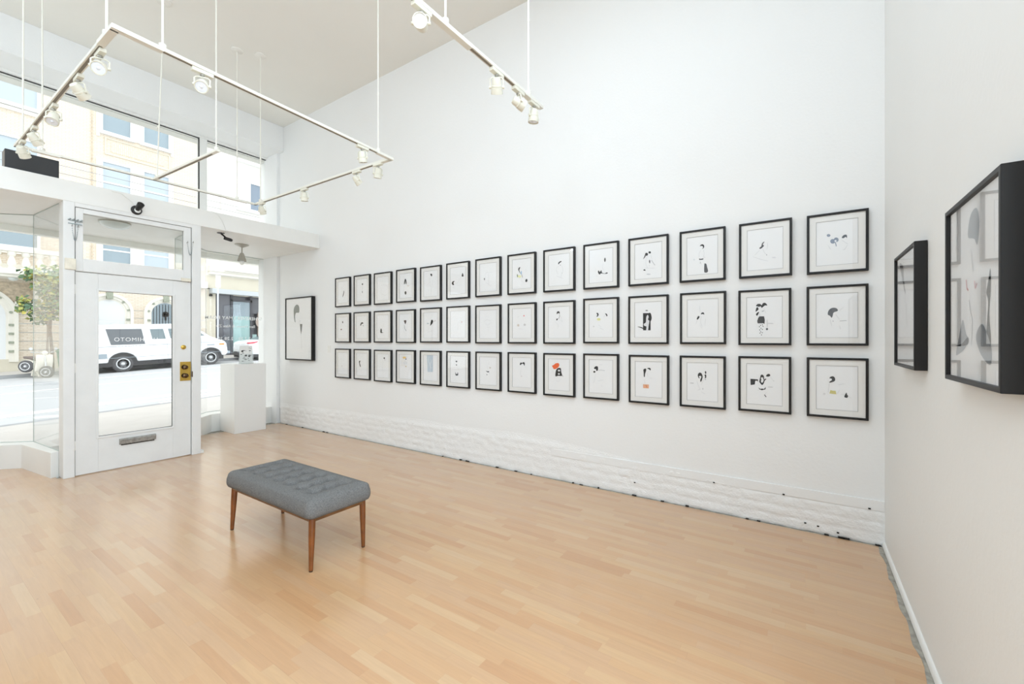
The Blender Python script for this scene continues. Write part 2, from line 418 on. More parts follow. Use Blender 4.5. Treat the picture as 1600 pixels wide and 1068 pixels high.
# boxed soffit over the door and the display bays
S('trim_7', 'trim_paint', MB().box(-2, X0, 6.414, 8.35, 2.92, 3.14), bevel=.006)
S('trim_8', 'soffit_paint', MB().box(-2, X0 + 4, 8.30, 8.42, 2.84, 3.2))
S('wall_above', 'stucco_white', MB().box(-2.2, 4.2, 8.121, 8.3, 4.69, 5.6))
# pier at the end of the right bay
S('wall_pier', 'wall_paint', MB().box(3.957, X0+.02, 7.655, 8.3, -.05, 2.93).box(3.957, X0+.02, 7.655, 8.1, 3.13, 4.74), bevel=.004)

# door posts and transom
S('trim_9', 'door_paint', MB().box(1.108, 1.196, 6.418, 6.60, 0, 2.925).box(2.257, 2.355, 6.418, 6.60, 0, 2.925), bevel=.004)
m = MB(); m.box(1.196, 2.257, 6.418, 6.60, 2.878, 2.925)
S('trim_10', 'door_paint', m, bevel=.002)
S('trim_11', 'trim_paint', MB().box(2.34, 2.39, 6.43, 6.62, 0, .035).box(1.2, 2.26, 6.50, 6.62, -.02, .006))
MBg = MB().box(1.19, 2.26, 6.505, 6.53, 0.0, .03)
S('trim_12', 'gap_dark', MB().box(1.192, 1.2015, 6.50, 6.56, .01, 2.2).box(2.2515, 2.26, 6.50, 6.56, .01, 2.2).box(1.19, 2.26, 6.50, 6.56, 2.186, 2.196))  # dark strips set in the door gaps for the rebate's shade
w4 = sgroup('window_4')
a, b = 1.2, 2.253
m = MB().box(a+.003, 1.263, 6.43, 6.49, 2.196, 2.874).box(2.175, b-.003, 6.43, 6.49, 2.196, 2.874).box(1.263, 2.175, 6.43, 6.49, 2.196, 2.334).box(1.263, 2.175, 6.43, 6.49, 2.822, 2.874)
m.build('sash', 'door_paint', w4, bevel=.003)
MB().ring(1.258, 2.180, 2.329, 2.827, .006, 6.462, 6.470).build('gasket', 'gasket', w4)
MB().box(1.26, 2.178, 6.471, 6.475, 2.33, 2.826).build('pane', 'window_glass', w4)
# chains with hooks at both sides of the transom
def chain(pts, n, parent, name='chain'):
    m = MB()
    for i in range(n):
        t = i/(n-1); x = pts[0][0] + (pts[1][0]-pts[0][0])*t
        z = pts[0][1]*(1-t) + pts[1][1]*t - pts[2]*4*t*(1-t)
        m.lathe([(-.005, .0), (-.004, .004), (.004, .004), (.005, 0)], (x, 6.418, z), (1 if i % 2 else 0, .2, 1), 6)
    return m.build(name, 'chain_metal', parent)
def chain_thing(label, x0, z0, x1, z1, drop, dbl=False):
    t = thing('window_chain', label, 'chain', ((x0+x1)/2, 6.42, min(z0, z1)-drop), group='chains on the window over the door')
    chain(((x0, z0), (x1, z1), drop), 26, t)
    for x, z in ((x0, z0), (x1, z1)):
        MB().cyl((x, 6.43, z), (x, 6.412, z), .007, n=8).cyl((x, 6.414, z), (x, 6.408, z+.02), .003, n=6).build('hook', 'zinc', t)
    if dbl:
        m = MB()
        for k in range(4): m.cyl((x0-.03+.03*k, 6.416, z0+.06), (x0-.012+.03*k, 6.405, z0+.075), .007, n=8)
        m.box(x0-.03, x1+.03, 6.412, 6.42, z0+.02, z0+.03); m.box(x0-.02, x1+.035, 6.412, 6.42, z0+.052, z0+.058)
        m.build('slide_bolt', 'chain_metal', t)
chain_thing('thin looped metal chain with slide bolt left of the window above the door', 1.175, 2.665, 1.222, 2.665, .15, True)
chain_thing('thin looped metal chain on two dark hooks right of the window above the door', 2.208, 2.68, 2.268, 2.69, .155)

# the glazed door
d1 = sgroup('door_1')
m = MB().box(1.203, 1.385, 6.44, 6.488, .008, 2.186).box(2.063, 2.250, 6.44, 6.488, .008, 2.186)
m.box(1.385, 2.063, 6.44, 6.488, .008, .392).box(1.385, 2.063, 6.44, 6.488, 2.0, 2.186)
m.build('door_leaf', 'door_paint', d1, bevel=.002)
MB().ring(1.365, 2.083, .372, 2.02, .022, 6.432, 6.442).build('glazing_bead', 'door_paint', d1, bevel=.003)
MB().ring(1.384, 2.064, .391, 2.001, .005, 6.458, 6.466).build('gasket', 'gasket', d1)
pane = MB().box(1.38, 2.068, 6.4665, 6.4705, .388, 2.004).build('pane', 'window_glass', d1)
def hinge(z):
    m = MB().cyl((1.197, 6.434, z-.05), (1.197, 6.434, z+.05), .006, n=8).box(1.186, 1.210, 6.4345, 6.4395, z-.045, z+.045)
    m.build('hinge', 'trim_paint', d1)
for z in (2.0, 1.157, .33): hinge(z)
t = MB().lathe([(0, .028), (.006, .028), (.009, .022), (.014, .012), (.018, .0)], (2.172, 6.44, 1.367), (0, -1, 0)).build('deadbolt', 'brass', d1, smooth=True)
MB().box(2.168, 2.176, 6.418, 6.424, 1.357, 1.377).build('thumb_turn', 'brass', t)
pl = MB().box(2.135, 2.2495, 6.433, 6.44, .946, 1.184).build('lock_plate', 'brass', d1, bevel=.003)
for z, r in ((1.118, .027), (1.012, .031)):
    MB().lathe([(0, .03), (.004, .03), (.006, .012), (.028, .012), (.032, r*.8), (.045, r), (.058, r*.9), (.064, r*.4), (.065, 0)], (2.178, 6.433, z), (0, -1, 0), 18).build('door_knob', 'bronze_knob', pl, smooth=True)
MB().box(2.252, 2.262, 6.410, 6.418, .99, 1.06).build('strike_plate', 'bronze_knob', d1)
sl = MB()
sl.prism([(6.44, .335), (6.424, .335), (6.416, .322), (6.420, .272), (6.44, .268)], 1.56, 1.892, 'yz')
sl = sl.build('mail_slot', 'zinc', d1, bevel=.002)
MB().box(1.575, 1.878, 6.428, 6.441, .259, .2675).build('slot_opening', 'gap_dark', sl)
def letters(s, x, y, z, size, parent, name='lettering', mt='vinyl_white', rz=math.pi, sp=1.0, depth=.0006, bold=0):
    """text that faces the street, so the room sees it mirrored"""
    c = bpy.data.curves.new(name, 'FONT'); c.body = s; c.size = size; c.align_x = 'CENTER'; c.align_y = 'CENTER'; c.extrude = depth; c.space_character = sp; c.offset = bold
    o = bpy.data.objects.new(name, c); col.objects.link(o)
    dg = bpy.context.evaluated_depsgraph_get(); dg.update()
    me = bpy.data.meshes.new_from_object(o.evaluated_get(dg)); bpy.data.objects.remove(o)
    me.materials.clear(); me.materials.append(M[mt])
    o = bpy.data.objects.new(name, me); col.objects.link(o); o.location = Vector((x, y, z)) - (wloc(parent) if parent else Vector()); o.rotation_euler = (R(90), 0, rz)
    if parent: o.parent = parent
    return o
letters('HASHIMOTO', 1.722, 6.4635, 1.461, .062, d1, sp=1.16)
letters('C O N T E M P O R A R Y', 1.722, 6.4635, 1.385, .03, d1, sp=1.1)

o = MB().box(1.118, 1.203, 6.402, 6.418, 2.202, 2.320).build('sensor_box', 'aged_plate', None, bevel=.004)
tag(o, 'yellowed cream plastic box at the upper left corner of the door', 'sensor')
o = MB().box(2.142, 2.242, 6.405, 6.43, 2.190, 2.232).build('door_sensor', 'aged_plate', None, bevel=.004)
tag(o, 'small cream plastic block above the right corner of the door', 'sensor')

# display bays: low walls with glass standing on them
GR = [(2.36, 6.60), (2.43, 7.50), (3.06, 8.12), (3.96, 8.12)]
KR = [(2.42, 6.60), (2.55, 7.40), (2.79, 7.62), (3.02, 7.84), (3.96, 7.84)]
cx = 1.732
GL = [(1.108, 6.60), (1.045, 7.46), (.42, 8.12), (-2, 8.12)]
KL = [(1.042, 6.57), (.94, 7.37), (.80, 7.50), (.46, 7.84), (-2, 7.84)]
def bay(name, K, G, side):
    m = MB(); out = [(x + .05*side*-1, y + .03) for x, y in G]
    poly = K + G[::-1]
    m.prism(poly, -.02, .27, 'xy')
    return S(name, 'trim_paint', m, bevel=.006)
bay('wall_right_bay', KR, GR, 1); bay('wall_left_bay', KL, GL, -1)
def glazing(name, G):
    g = sgroup(name)
    for (x0, y0), (x1, y1) in zip(G[:-1], G[1:]):
        d = Vector((x1-x0, y1-y0, 0)).normalized(); nrm = Vector((-d.y, d.x, 0))*.003
        a, b = Vector((x0, y0, 0)), Vector((x1, y1, 0))
        m = MB(); vs = [a-nrm, b-nrm, b+nrm, a+nrm]
        m.prism([(v.x, v.y) for v in vs], .265, 2.92, 'xy'); m.build('pane', 'window_glass', g)
    m = MB()
    for (x0, y0), (x1, y1) in zip(G[:-1], G[1:]):
        m.cyl((x0, y0, 2.916), (x1, y1, 2.916), .005, n=6); m.cyl((x0, y0, .272), (x1, y1, .272), .005, n=6)
    for x, y in G[1:2]: m.cyl((x, y, .27), (x, y, 2.92), .0035, n=6)
    m.build('seam', 'glass_seam', g)
    return g
g2 = glazing('window_2', GR); g3 = glazing('window_3', GL)
letters('WHEREVER I MAY ROAM', 3.475, 8.105, 1.828, .078, g2, sp=1.05, bold=.001)
letters('Ben Venom & Alex Ziv', 3.50, 8.105, 1.69, .066, g2)
letters('2.7.20 - 2.28.20', 3.475, 8.105, 1.478, .074, g2, sp=1.1)
# threshold slab outside the door
S('trim_13', 'sidewalk', MB().box(1.04, 2.43, 6.62, 8.3, -.12, -.025))

# ================================================================== PEDESTAL AND WHAT STANDS ON IT
o = MB().box(3.12, 3.592, 7.285, 7.775, 0, 1.075).build('pedestal', 'pedestal_paint', None, bevel=.003)
tag(o, 'tall white box pedestal in the window bay right of the door', 'pedestal')
t = thing('brochure_holder', 'clear acrylic holder full of leaflets on the white pedestal', 'holder', (3.36, 7.45, 1.075), rz=R(-28))
m = MB().box(-.10, .10, -.002, .002, 0, .16).box(-.10, .10, .05, .054, 0, .25).box(-.10, .10, -.002, .054, 0, .004)
m.box(-.10, -.096, 0, .05, 0, .2).box(.096, .10, 0, .05, 0, .2)
m.build('tray', 'acrylic', t, local=True)
m = MB().box(-.09, .09, .008, .014, .006, .27).box(-.088, .088, .02, .03, .006, .29)
m.cur = 1
for k in range(26):
    x = random.uniform(-.08, .06); z = random.uniform(.03, .25); s = random.uniform(.006, .018)
    m.box(x, x+s*1.3, .0072, .008, z, z+s*.5)
for x, z in ((.0, .13), (-.05, .2), (.045, .12)): m.cyl((x, .0072, z), (x, .008, z), .016, n=10)
m.build('leaflets', ['pedestal_paint', 'card_print'], t, local=True)

# ================================================================== SOFFIT LAMP, CAMERAS, SPEAKER
t = thing('soffit_lamp', 'small grey pendant lamp with conical shade under the soffit above the pedestal', 'lamp', (3.165, 7.146, 2.92))
x, y = 3.165, 7.146
MB().lathe([(0, .095), (.006, .095), (.03, .05), (.045, .014), (.05, .01)], (x, y, 2.92), (0, 0, -1), 24).build('canopy', 'nickel', t, smooth=True)
MB().cyl((x, y, 2.88), (x, y, 2.78), .009).build('stem', 'nickel', t, smooth=True)
MB().lathe([(0, .022), (.01, .028), (.125, .064), (.125, .058), (.02, .02)], (x, y, 2.79), (0, 0, -1), 24).build('lamp_shade', 'nickel', t, smooth=True)
MB().lathe([(0, .02), (.02, .03), (.05, .03), (.075, .02), (.082, 0)], (x, y, 2.69), (0, 0, -1), 16).build('bulb', 'bulb_glass', t, smooth=True)
t = thing('dome_light', 'shallow frosted dome light outside above the entrance door', 'lamp', (1.68, 7.1, 2.92))
MB().cyl((1.68, 7.1, 2.925), (1.68, 7.1, 2.905), .155, n=28).build('base', 'nickel', t, smooth=True)
MB().lathe([(0, .15), (.03, .135), (.055, .09), (.068, .03), (.07, 0)], (1.68, 7.1, 2.905), (0, 0, -1), 28).build('dome', 'dome_glass', t, smooth=True)

t = thing('security_camera', 'black camera on the face of the soffit above the door', 'camera', (1.71, 6.414, 2.965))
MB().lathe([(0, .052), (.012, .052), (.02, .045), (.022, .03)], (1.705, 6.414, 2.962), (0, -1, 0), 24).build('base', 'black_plastic', t, smooth=True)
MB().lathe([(0, .027), (.002, .03), (.004, .027)], (1.71, 6.392, 2.958), (0, -1, .1), 24).build('ring', 'white_plastic', t, smooth=True)
MB().lathe([(0, .02), (.03, .022), (.032, .03), (.10, .034), (.104, .028), (.104, .012), (.098, .0)], (1.708, 6.388, 2.966), (.1, -1, .55), 24).build('body', 'black_plastic', t, smooth=True)
t = thing('security_camera', 'small black camera on an angled arm under the soffit right of the door', 'camera', (2.66, 6.60, 2.92))
MB().lathe([(0, .045), (.006, .045), (.01, .03)], (2.655, 6.60, 2.92), (0, 0, -1), 20).build('base', 'black_plastic', t, smooth=True)
MB().cyl((2.655, 6.60, 2.915), (2.70, 6.56, 2.86), .011).build('arm', 'black_plastic', t, smooth=True)
MB().cyl((2.69, 6.58, 2.855), (2.755, 6.53, 2.83), .022, n=16).cyl((2.75, 6.534, 2.832), (2.765, 6.522, 2.826), .017, n=16).build('body', 'black_plastic', t, smooth=True)
o = MB().tube([(1.40, 6.5, 3.142), (1.46, 6.43, 3.142), (1.50, 6.409, 3.12), (1.57, 6.409, 3.118), (1.66, 6.409, 3.05), (1.70, 6.409, 3.0)], .003).build('camera_cable', 'white_plastic', None, smooth=True)
tag(o, 'thin white cable running over the soffit to the camera above the door', 'cable')
o = MB().tube([(2.44, 6.5, 3.142), (2.48, 6.43, 3.142), (2.50, 6.409, 3.125), (2.545, 6.409, 3.11), (2.60, 6.409, 3.04), (2.635, 6.409, 2.94), (2.65, 6.42, 2.915), (2.655, 6.56, 2.915)], .003).build('camera_cable', 'white_plastic', None, smooth=True)
tag(o, 'thin white cable dropping down the soffit to the small angled camera', 'cable')
o = MB().box(.712, 1.083, 6.44, 6.60, 3.142, 3.325).build('speaker_box', 'black_plastic', None, bevel=.004)
tag(o, 'long low black box on top of the soffit at the far left', 'box')
t = thing('wall_outlet', 'white electrical outlet on the long wall between the large portrait and the grid', 'outlet', (4.0, 6.16, 1.27))
MB().box(3.994, 4.0, 6.12, 6.20, 1.255, 1.37).build('plate', 'trim_paint', t, bevel=.002)
for z in (1.285, 1.34):
    MB().box(3.991, 3.9945, 6.142, 6.178, z-.016, z+.016).build('socket', 'white_plastic', t, bevel=.002)

# ================================================================== BENCH
def bench():
    xa, xb, ya, yb, zb, zt = 1.515, 1.992, 2.545, 3.697, .33, .428
    t = thing('tufted_bench', 'dark grey tweed button-tufted bench on tapered walnut legs', 'bench', ((xa+xb)/2, (ya+yb)/2, 0))
    cxm, cym = (xa+xb)/2, (ya+yb)/2; hx, hy = (xb-xa)/2, (yb-ya)/2
    btn = [(cxm + dx, cym + .02 + dy*.1475) for dx in (-.108, 0, .108) for dy in range(-3, 4)]
    m = MB(); NX, NY = 74, 170
    # top surface: superellipse dome with dimples
    vs = []; fs = []
    def edge(u): return 1 - abs(u)**7
    for j in range(NY+1):
        for i in range(NX+1):
            u = -1 + 2*i/NX; v = -1 + 2*j/NY
            x = cxm + hx*u; y = cym + hy*v
            # round the corners in plan
            cr = .05; ex = max(0, abs(u)*hx-(hx-cr)); ey = max(0, abs(v)*hy-(hy-cr)); dd = math.hypot(ex, ey)
            if ex > 0 and ey > 0:
                mx = max(ex, ey); k = mx/dd
                x = cxm + math.copysign((hx-cr)+ex*k, u); y = cym + math.copysign((hy-cr)+ey*k, v)
            d_edge = min((1-abs(u))*hx, (1-abs(v))*hy)
            dome = .026*min(1, d_edge/.07)**.7
            rnd = .026*(1-math.sqrt(max(0, 1-(1-min(1, d_edge/.026))**2)))
            z = zt + .004 + dome - rnd
            for bx, by in btn:
                r = math.hypot(x-bx, (y-by))
                if r < .12: z -= .040*math.exp(-(r/.024)**2) + .020*math.exp(-(r/.05)**2)
            # soft folds joining the buttons across the width
            for by in {b[1] for b in btn}:
                if abs(x-cxm) < .13: z -= .022*math.exp(-((y-by)/.019)**2)*min(1, (.13-abs(x-cxm))/.05)
            for bx in {b[0] for b in btn}:
                if abs(y-cym-.02) < .46: z -= .004*math.exp(-((x-bx)/.016)**2)
            vs.append((x, y, z))
    for j in range(NY):
        for i in range(NX):
            a = j*(NX+1)+i; fs.append((a, a+1, a+NX+2, a+NX+1))
    rim = [i for i in range(NX+1)] + [(j)*(NX+1)+NX for j in range(1, NY+1)] + [NY*(NX+1)+i for i in range(NX-1, -1, -1)] + [j*(NX+1) for j in range(NY-1, 0, -1)]
    last = rim; base = len(vs)
    for lv, (dz, out) in enumerate(((-.03, .004), (-.055, .006), (-.075, .003), (-.09, -.006), (-.098, -.02))):
        new = []
        for r_ in rim:
            x, y, z = vs[r_]; nx, ny = (x-cxm)/hx, (y-cym)/hy
            l = Vector((nx**5, ny**5, 0)); l = l.normalized() if l.length > 0 else l
            new.append(len(vs)); vs.append((x + l.x*out, y + l.y*out, zt - .034 + (dz+.03)))
        for k in range(len(rim)):
            k2 = (k+1) % len(rim); fs.append((last[k], last[k2], new[k2], new[k]))
        last = new
    fs.append(tuple(last))
    m.add(vs, fs)
    cu = m.build('cushion', 'grey_tweed', t, smooth=True)
    for bx, by in btn:
        MB().lathe([(0, .010), (.003, .009), (.005, 0)], (bx, by, zt-.048), (0, 0, 1), 10).build('button', 'grey_tweed', cu, smooth=True)
    for (x0, x1, y0, y1) in ((xa+.03, xa+.052, ya+.04, yb-.04), (xb-.052, xb-.03, ya+.04, yb-.04), (xa+.04, xb-.04, ya+.03, ya+.052), (xa+.04, xb-.04, yb-.052, yb-.03)):
        MB().box(x0, x1, y0, y1, .303, .334).build('apron_rail', 'apron_wood', t, bevel=.003)
    for sx in (-1, 1):
        for sy in (-1, 1):
            top = Vector((cxm + sx*(hx-.05), cym + sy*(hy-.05), .335)); ft = Vector((cxm + sx*(hx-.045) - .018, cym + sy*(hy-.01) - .005, .006))
            if sx > 0: ft.x = 1.932
            else: ft.x = 1.542
            ft.y = 2.572 if sy < 0 else 3.64
            d = (ft-top).normalized()
            m = MB(); m.lathe([(0, .0185), (.02, .021), (.12, .020), (.33, .0125)], top, d, 16)
            lg = m.build('leg', 'walnut', t, smooth=True)
            MB().cyl(ft + Vector((0, 0, 0)), ft - Vector((0, 0, .006)), .0125, .011).build('foot_pad', 'foot_pad', lg)
bench()

# ------------------------------------------------------------------ ink drawings: (kind, colour, points in thousandths of the frame, width)
ART={
(0,0):[('p',(90,90,90),[(569,443),(596,520),(551,608),(497,673),(488,627),(533,549)]),('l',(196,196,198),[(416,309),(461,491),(371,712)],0.0012),('l',(196,196,198),[(640,411),(685,592),(596,766)],0.0012),],
(1,0):[('p',(38,36,35),[(571,307),(563,324),(542,334),(517,333),(496,321),(488,302),(496,285),(517,275),(542,277),(563,289)]),('l',(150,150,150),[(521,343),(521,507)],0.002),('p',(110,110,110),[(542,559),(538,582),(528,596),(515,595),(505,580),(501,557),(505,535),(515,521),(528,522),(538,536)]),('l',(196,196,198),[(413,380),(371,551),(455,685)],0.0012),],
(2,0):[('l',(196,196,198),[(392,409),(583,387),(772,451),(734,551)],0.0012),('l',(196,196,198),[(469,661),(621,731),(734,695)],0.0012),('l',(196,196,198),[(392,492),(431,701)],0.0012),],
(3,0):[('p',(38,36,35),[(473,288),(529,351),(535,443),(494,448),(480,360),(452,445),(409,443),(423,357)]),('p',(38,36,35),[(535,719),(526,749),(502,766),(471,765),(447,745),(438,714),(447,684),(471,667),(502,668),(526,688)]),('l',(190,150,110),[(577,500),(626,519),(674,506)],0.003),('l',(196,196,198),[(416,523),(381,640),(438,722)],0.0012),],
(0,1):[('p',(90,85,80),[(533,310),(526,331),(508,344),(486,344),(468,330),(461,309),(468,288),(486,275),(508,276),(526,289)]),('p',(110,60,30),[(443,556),(434,569),(412,577),(384,577),(361,568),(353,555),(361,542),(384,534),(412,534),(434,543)]),('l',(196,196,198),[(416,362),(371,496)],0.0012),],
(1,1):[('p',(38,36,35),[(405,440),(438,362),(521,338),(579,356),(571,395),(496,389),(455,440)]),('l',(38,36,35),[(563,429),(604,473)],0.004),('l',(196,196,198),[(455,492),(496,730)],0.0012),],
(2,1):[('p',(38,36,35),[(369,579),(415,559),(454,613),(454,671),(545,688),(369,691)]),('l',(196,196,198),[(545,408),(560,490)],0.0012),('l',(196,196,198),[(392,737),(621,779)],0.0012),],
(3,1):[('p',(70,50,42),[(409,332),(522,318),(535,370),(480,440),(445,388)]),('l',(150,152,155),[(438,459),(459,566),(535,634)],0.005),('l',(196,196,198),[(381,546),(416,705)],0.0012),],
(0,2):[('p',(205,200,195),[(479,589),(472,597),(454,602),(432,603),(414,599),(407,591),(414,583),(432,577),(454,577),(472,581)]),('l',(196,196,198),[(234,406),(416,357),(596,420)],0.0012),('l',(196,196,198),[(325,629),(596,666)],0.0012),],
(1,2):[('p',(38,36,35),[(321,397),(397,387),(371,461),(422,572),(380,582),(321,471)]),('l',(196,196,198),[(288,550),(371,678)],0.0012),],
(2,2):[('p',(38,36,35),[(621,259),(614,276),(595,287),(571,287),(552,277),(545,260),(552,243),(571,232),(595,232),(614,242)]),('l',(80,80,80),[(606,292),(621,333)],0.003),('l',(196,196,198),[(507,344),(484,592),(545,714)],0.0012),],
(3,2):[('p',(238,205,140),[(529,228),(511,247),(466,260),(409,261),(364,250),(346,232),(364,213),(409,200),(466,199),(511,210)]),('p',(60,70,90),[(549,271),(544,283),(530,290),(513,291),(499,284),(494,272),(499,261),(513,253),(530,253),(544,260)]),('l',(196,196,198),[(487,316),(452,436)],0.0012),('p',(222,208,180),[(563,492),(555,506),(534,515),(509,516),(488,508),(480,494),(488,480),(509,471),(534,470),(555,478)]),('l',(196,196,198),[(556,354),(591,511)],0.0012),],
(4,0):[('p',(38,36,35),[(489,223),(555,224),(575,265),(542,302),(522,277),(495,255)]),('l',(196,196,198),[(435,327),(469,487),(535,728)],0.0012),('l',(196,196,198),[(334,519),(502,449)],0.0012),('l',(196,196,198),[(601,397),(568,572),(515,806)],0.0012),('l',(196,196,198),[(402,364),(502,378)],0.0012),],
(5,0):[('p',(38,36,35),[(235,549),(284,507),(358,507),(309,546),(333,601),(290,613),(241,580)]),('p',(38,36,35),[(672,389),(708,305),(750,386),(720,407)]),('l',(196,196,198),[(296,648),(327,725)],0.0012),('l',(196,196,198),[(388,596),(510,547),(630,423)],0.0012),('l',(196,196,198),[(480,639),(600,628)],0.0012),],
(6,0):[('p',(38,36,35),[(370,540),(367,557),(359,567),(349,566),(340,555),(337,538),(340,521),(349,511),(359,512),(367,523)]),('l',(196,196,198),[(376,418),(459,370),(676,386)],0.0012),('l',(196,196,198),[(513,392),(524,715)],0.0012),('l',(196,196,198),[(431,638),(622,738)],0.0012),('l',(196,196,198),[(404,456),(376,598)],0.0012),],
(7,0):[('p',(38,36,35),[(398,350),(452,331),(433,374),(418,406),(447,460),(477,499),(442,476),(398,422),(383,387)]),('p',(110,125,90),[(370,540),(367,563),(358,578),(348,577),(339,562),(336,537),(339,513),(348,499),(358,500),(367,515)]),('p',(233,233,175),[(487,564),(476,582),(446,591),(409,588),(379,575),(368,556),(379,539),(409,530),(446,533),(476,546)]),('p',(150,185,215),[(511,474),(508,500),(498,516),(486,515),(476,498),(472,472),(476,446),(486,431),(498,432),(508,448)]),('l',(150,140,110),[(507,515),(536,595)],0.004),('p',(38,36,35),[(634,679),(682,635),(711,684),(668,718)]),('l',(196,196,198),[(644,389),(668,459)],0.0012),('l',(196,196,198),[(447,647),(595,724)],0.0012),],
(4,1):[('p',(38,36,35),[(482,511),(515,389),(568,342),(621,391),(582,453),(515,499)]),('p',(190,203,208),[(428,450),(417,459),(387,465),(349,464),(319,458),(307,448),(319,439),(349,434),(387,435),(417,441)]),('l',(150,120,115),[(661,399),(753,366)],0.003),('l',(196,196,198),[(435,546),(368,664)],0.0012),('l',(196,196,198),[(334,703),(635,647)],0.0012),],
(5,1):[('p',(212,172,172),[(684,435),(681,446),(672,453),(661,453),(652,446),(648,434),(652,424),(661,417),(672,417),(681,424)]),('l',(196,196,198),[(480,488),(510,564),(449,676)],0.0012),('l',(196,196,198),[(540,470),(690,417)],0.0012),],
(6,1):[('l',(196,196,198),[(348,434),(459,383),(622,422)],0.0012),('l',(196,196,198),[(459,580),(568,582)],0.0012),('l',(196,196,198),[(404,471),(486,527),(622,458)],0.0012),('l',(196,196,198),[(513,617),(524,688)],0.0012),],
(7,1):[('p',(232,150,150),[(600,319),(595,330),(583,337),(568,337),(555,329),(551,317),(555,305),(568,298),(583,299),(595,306)]),('p',(216,205,196),[(413,549),(405,567),(385,578),(361,577),(341,566),(333,548),(341,530),(361,519),(385,519),(405,531)]),('p',(205,203,203),[(644,539),(636,555),(617,564),(592,564),(573,554),(565,538),(573,522),(592,512),(617,513),(636,523)]),('l',(196,196,198),[(348,356),(398,324)],0.0012),('l',(196,196,198),[(373,630),(546,649)],0.0012),],
(4,2):[('q',(196,208,218),[(327,123),(621,122),(621,610),(368,615)]),('l',(232,235,238),[(435,177),(402,277),(469,394),(535,510)],0.004),('l',(232,235,238),[(568,273),(502,413),(489,591)],0.004),('l',(196,196,198),[(502,630),(502,689)],0.0012),],
(5,2):[('p',(38,36,35),[(394,272),(468,263),(455,305),(413,294)]),('p',(70,70,70),[(458,376),(454,390),(444,398),(431,398),(420,391),(416,377),(420,364),(431,355),(444,355),(454,363)]),('p',(38,36,35),[(394,574),(425,626),(468,625),(492,571),(510,653),(401,661)]),('l',(196,196,198),[(480,436),(540,509)],0.0012),('l',(196,196,198),[(327,327),(358,477)],0.0012),],
(6,2):[('p',(38,36,35),[(415,498),(475,511),(530,505),(524,534),(459,529)]),('p',(38,36,35),[(470,597),(466,603),(458,607),(448,608),(440,604),(437,598),(440,591),(448,587),(458,587),(466,591)]),('p',(208,202,195),[(611,413),(605,426),(589,434),(569,435),(552,428),(546,415),(552,402),(569,394),(589,394),(605,401)]),('l',(196,196,198),[(459,382),(486,471)],0.0012),('l',(196,196,198),[(513,273),(524,326)],0.0012),('l',(196,196,198),[(541,540),(557,593)],0.0012),],
(7,2):[('p',(38,36,35),[(433,303),(462,254),(516,263),(570,242),(609,271),(595,336),(565,292),(507,284),(462,316)]),('l',(196,196,198),[(619,359),(668,374)],0.0012),('l',(196,196,198),[(497,396),(447,534),(521,599)],0.0012),('p',(215,205,205),[(507,593),(503,599),(493,603),(481,603),(471,600),(467,594),(471,588),(481,584),(493,583),(503,587)]),],
(8,0):[('p',(38,36,35),[(472,345),(508,311),(573,296),(575,321),(528,333),(494,368)]),('p',(80,80,80),[(559,393),(556,397),(549,398),(540,398),(533,395),(531,391),(533,388),(540,386),(549,387),(556,389)]),('l',(196,196,198),[(500,397),(415,472),(472,600)],0.0012),('l',(196,196,198),[(584,403),(625,508),(556,687)],0.0012),('l',(196,196,198),[(429,638),(612,701)],0.0012),('p',(215,215,215),[(614,579),(611,586),(603,590),(592,589),(584,584),(581,577),(584,570),(592,566),(603,567),(611,572)]),],
(9,0):[('p',(88,88,88),[(592,378),(617,331),(641,383),(614,432)]),('l',(196,196,198),[(570,463),(545,538),(582,599)],0.0012),('p',(55,55,55),[(417,616),(450,604),(468,637),(513,599),(535,653),(577,668),(607,677),(668,659),(695,680),(631,687),(508,670),(470,691),(433,665)]),('l',(196,196,198),[(357,543),(344,620)],0.0012),('l',(196,196,198),[(332,726),(407,712)],0.0012),],
(10,0):[('p',(38,36,35),[(498,365),(490,383),(472,392),(449,390),(430,377),(423,358),(430,341),(449,331),(472,333),(490,346)]),('p',(38,36,35),[(570,334),(564,347),(549,354),(530,352),(514,342),(509,328),(514,315),(530,308),(549,309),(564,319)]),('p',(38,36,35),[(420,371),(440,376),(425,417),(376,454),(403,406)]),('p',(38,36,35),[(537,479),(552,518),(541,559),(524,516)]),('p',(38,36,35),[(376,684),(416,667),(434,699)]),('l',(185,185,185),[(585,494),(635,561),(672,605)],0.0035),('p',(205,205,208),[(565,781),(555,788),(529,791),(497,789),(470,782),(460,774),(470,767),(497,764),(529,767),(555,773)]),('l',(196,196,198),[(465,429),(442,536),(487,649)],0.0012),('l',(196,196,198),[(563,384),(596,477)],0.0012),('l',(196,196,198),[(420,644),(661,662)],0.0012),('l',(196,196,198),[(530,580),(526,625)],0.0012),],
(8,1):[('p',(38,36,35),[(428,286),(445,251),(497,242),(525,276),(514,303),(480,280),(445,306)]),('p',(38,36,35),[(414,437),(445,405),(463,428),(435,455)]),('l',(120,120,120),[(514,313),(521,364),(487,418)],0.003),('l',(196,196,198),[(376,486),(480,564),(445,639)],0.0012),('l',(196,196,198),[(566,365),(617,503)],0.0012),('l',(196,196,198),[(532,439),(600,491)],0.0012),],
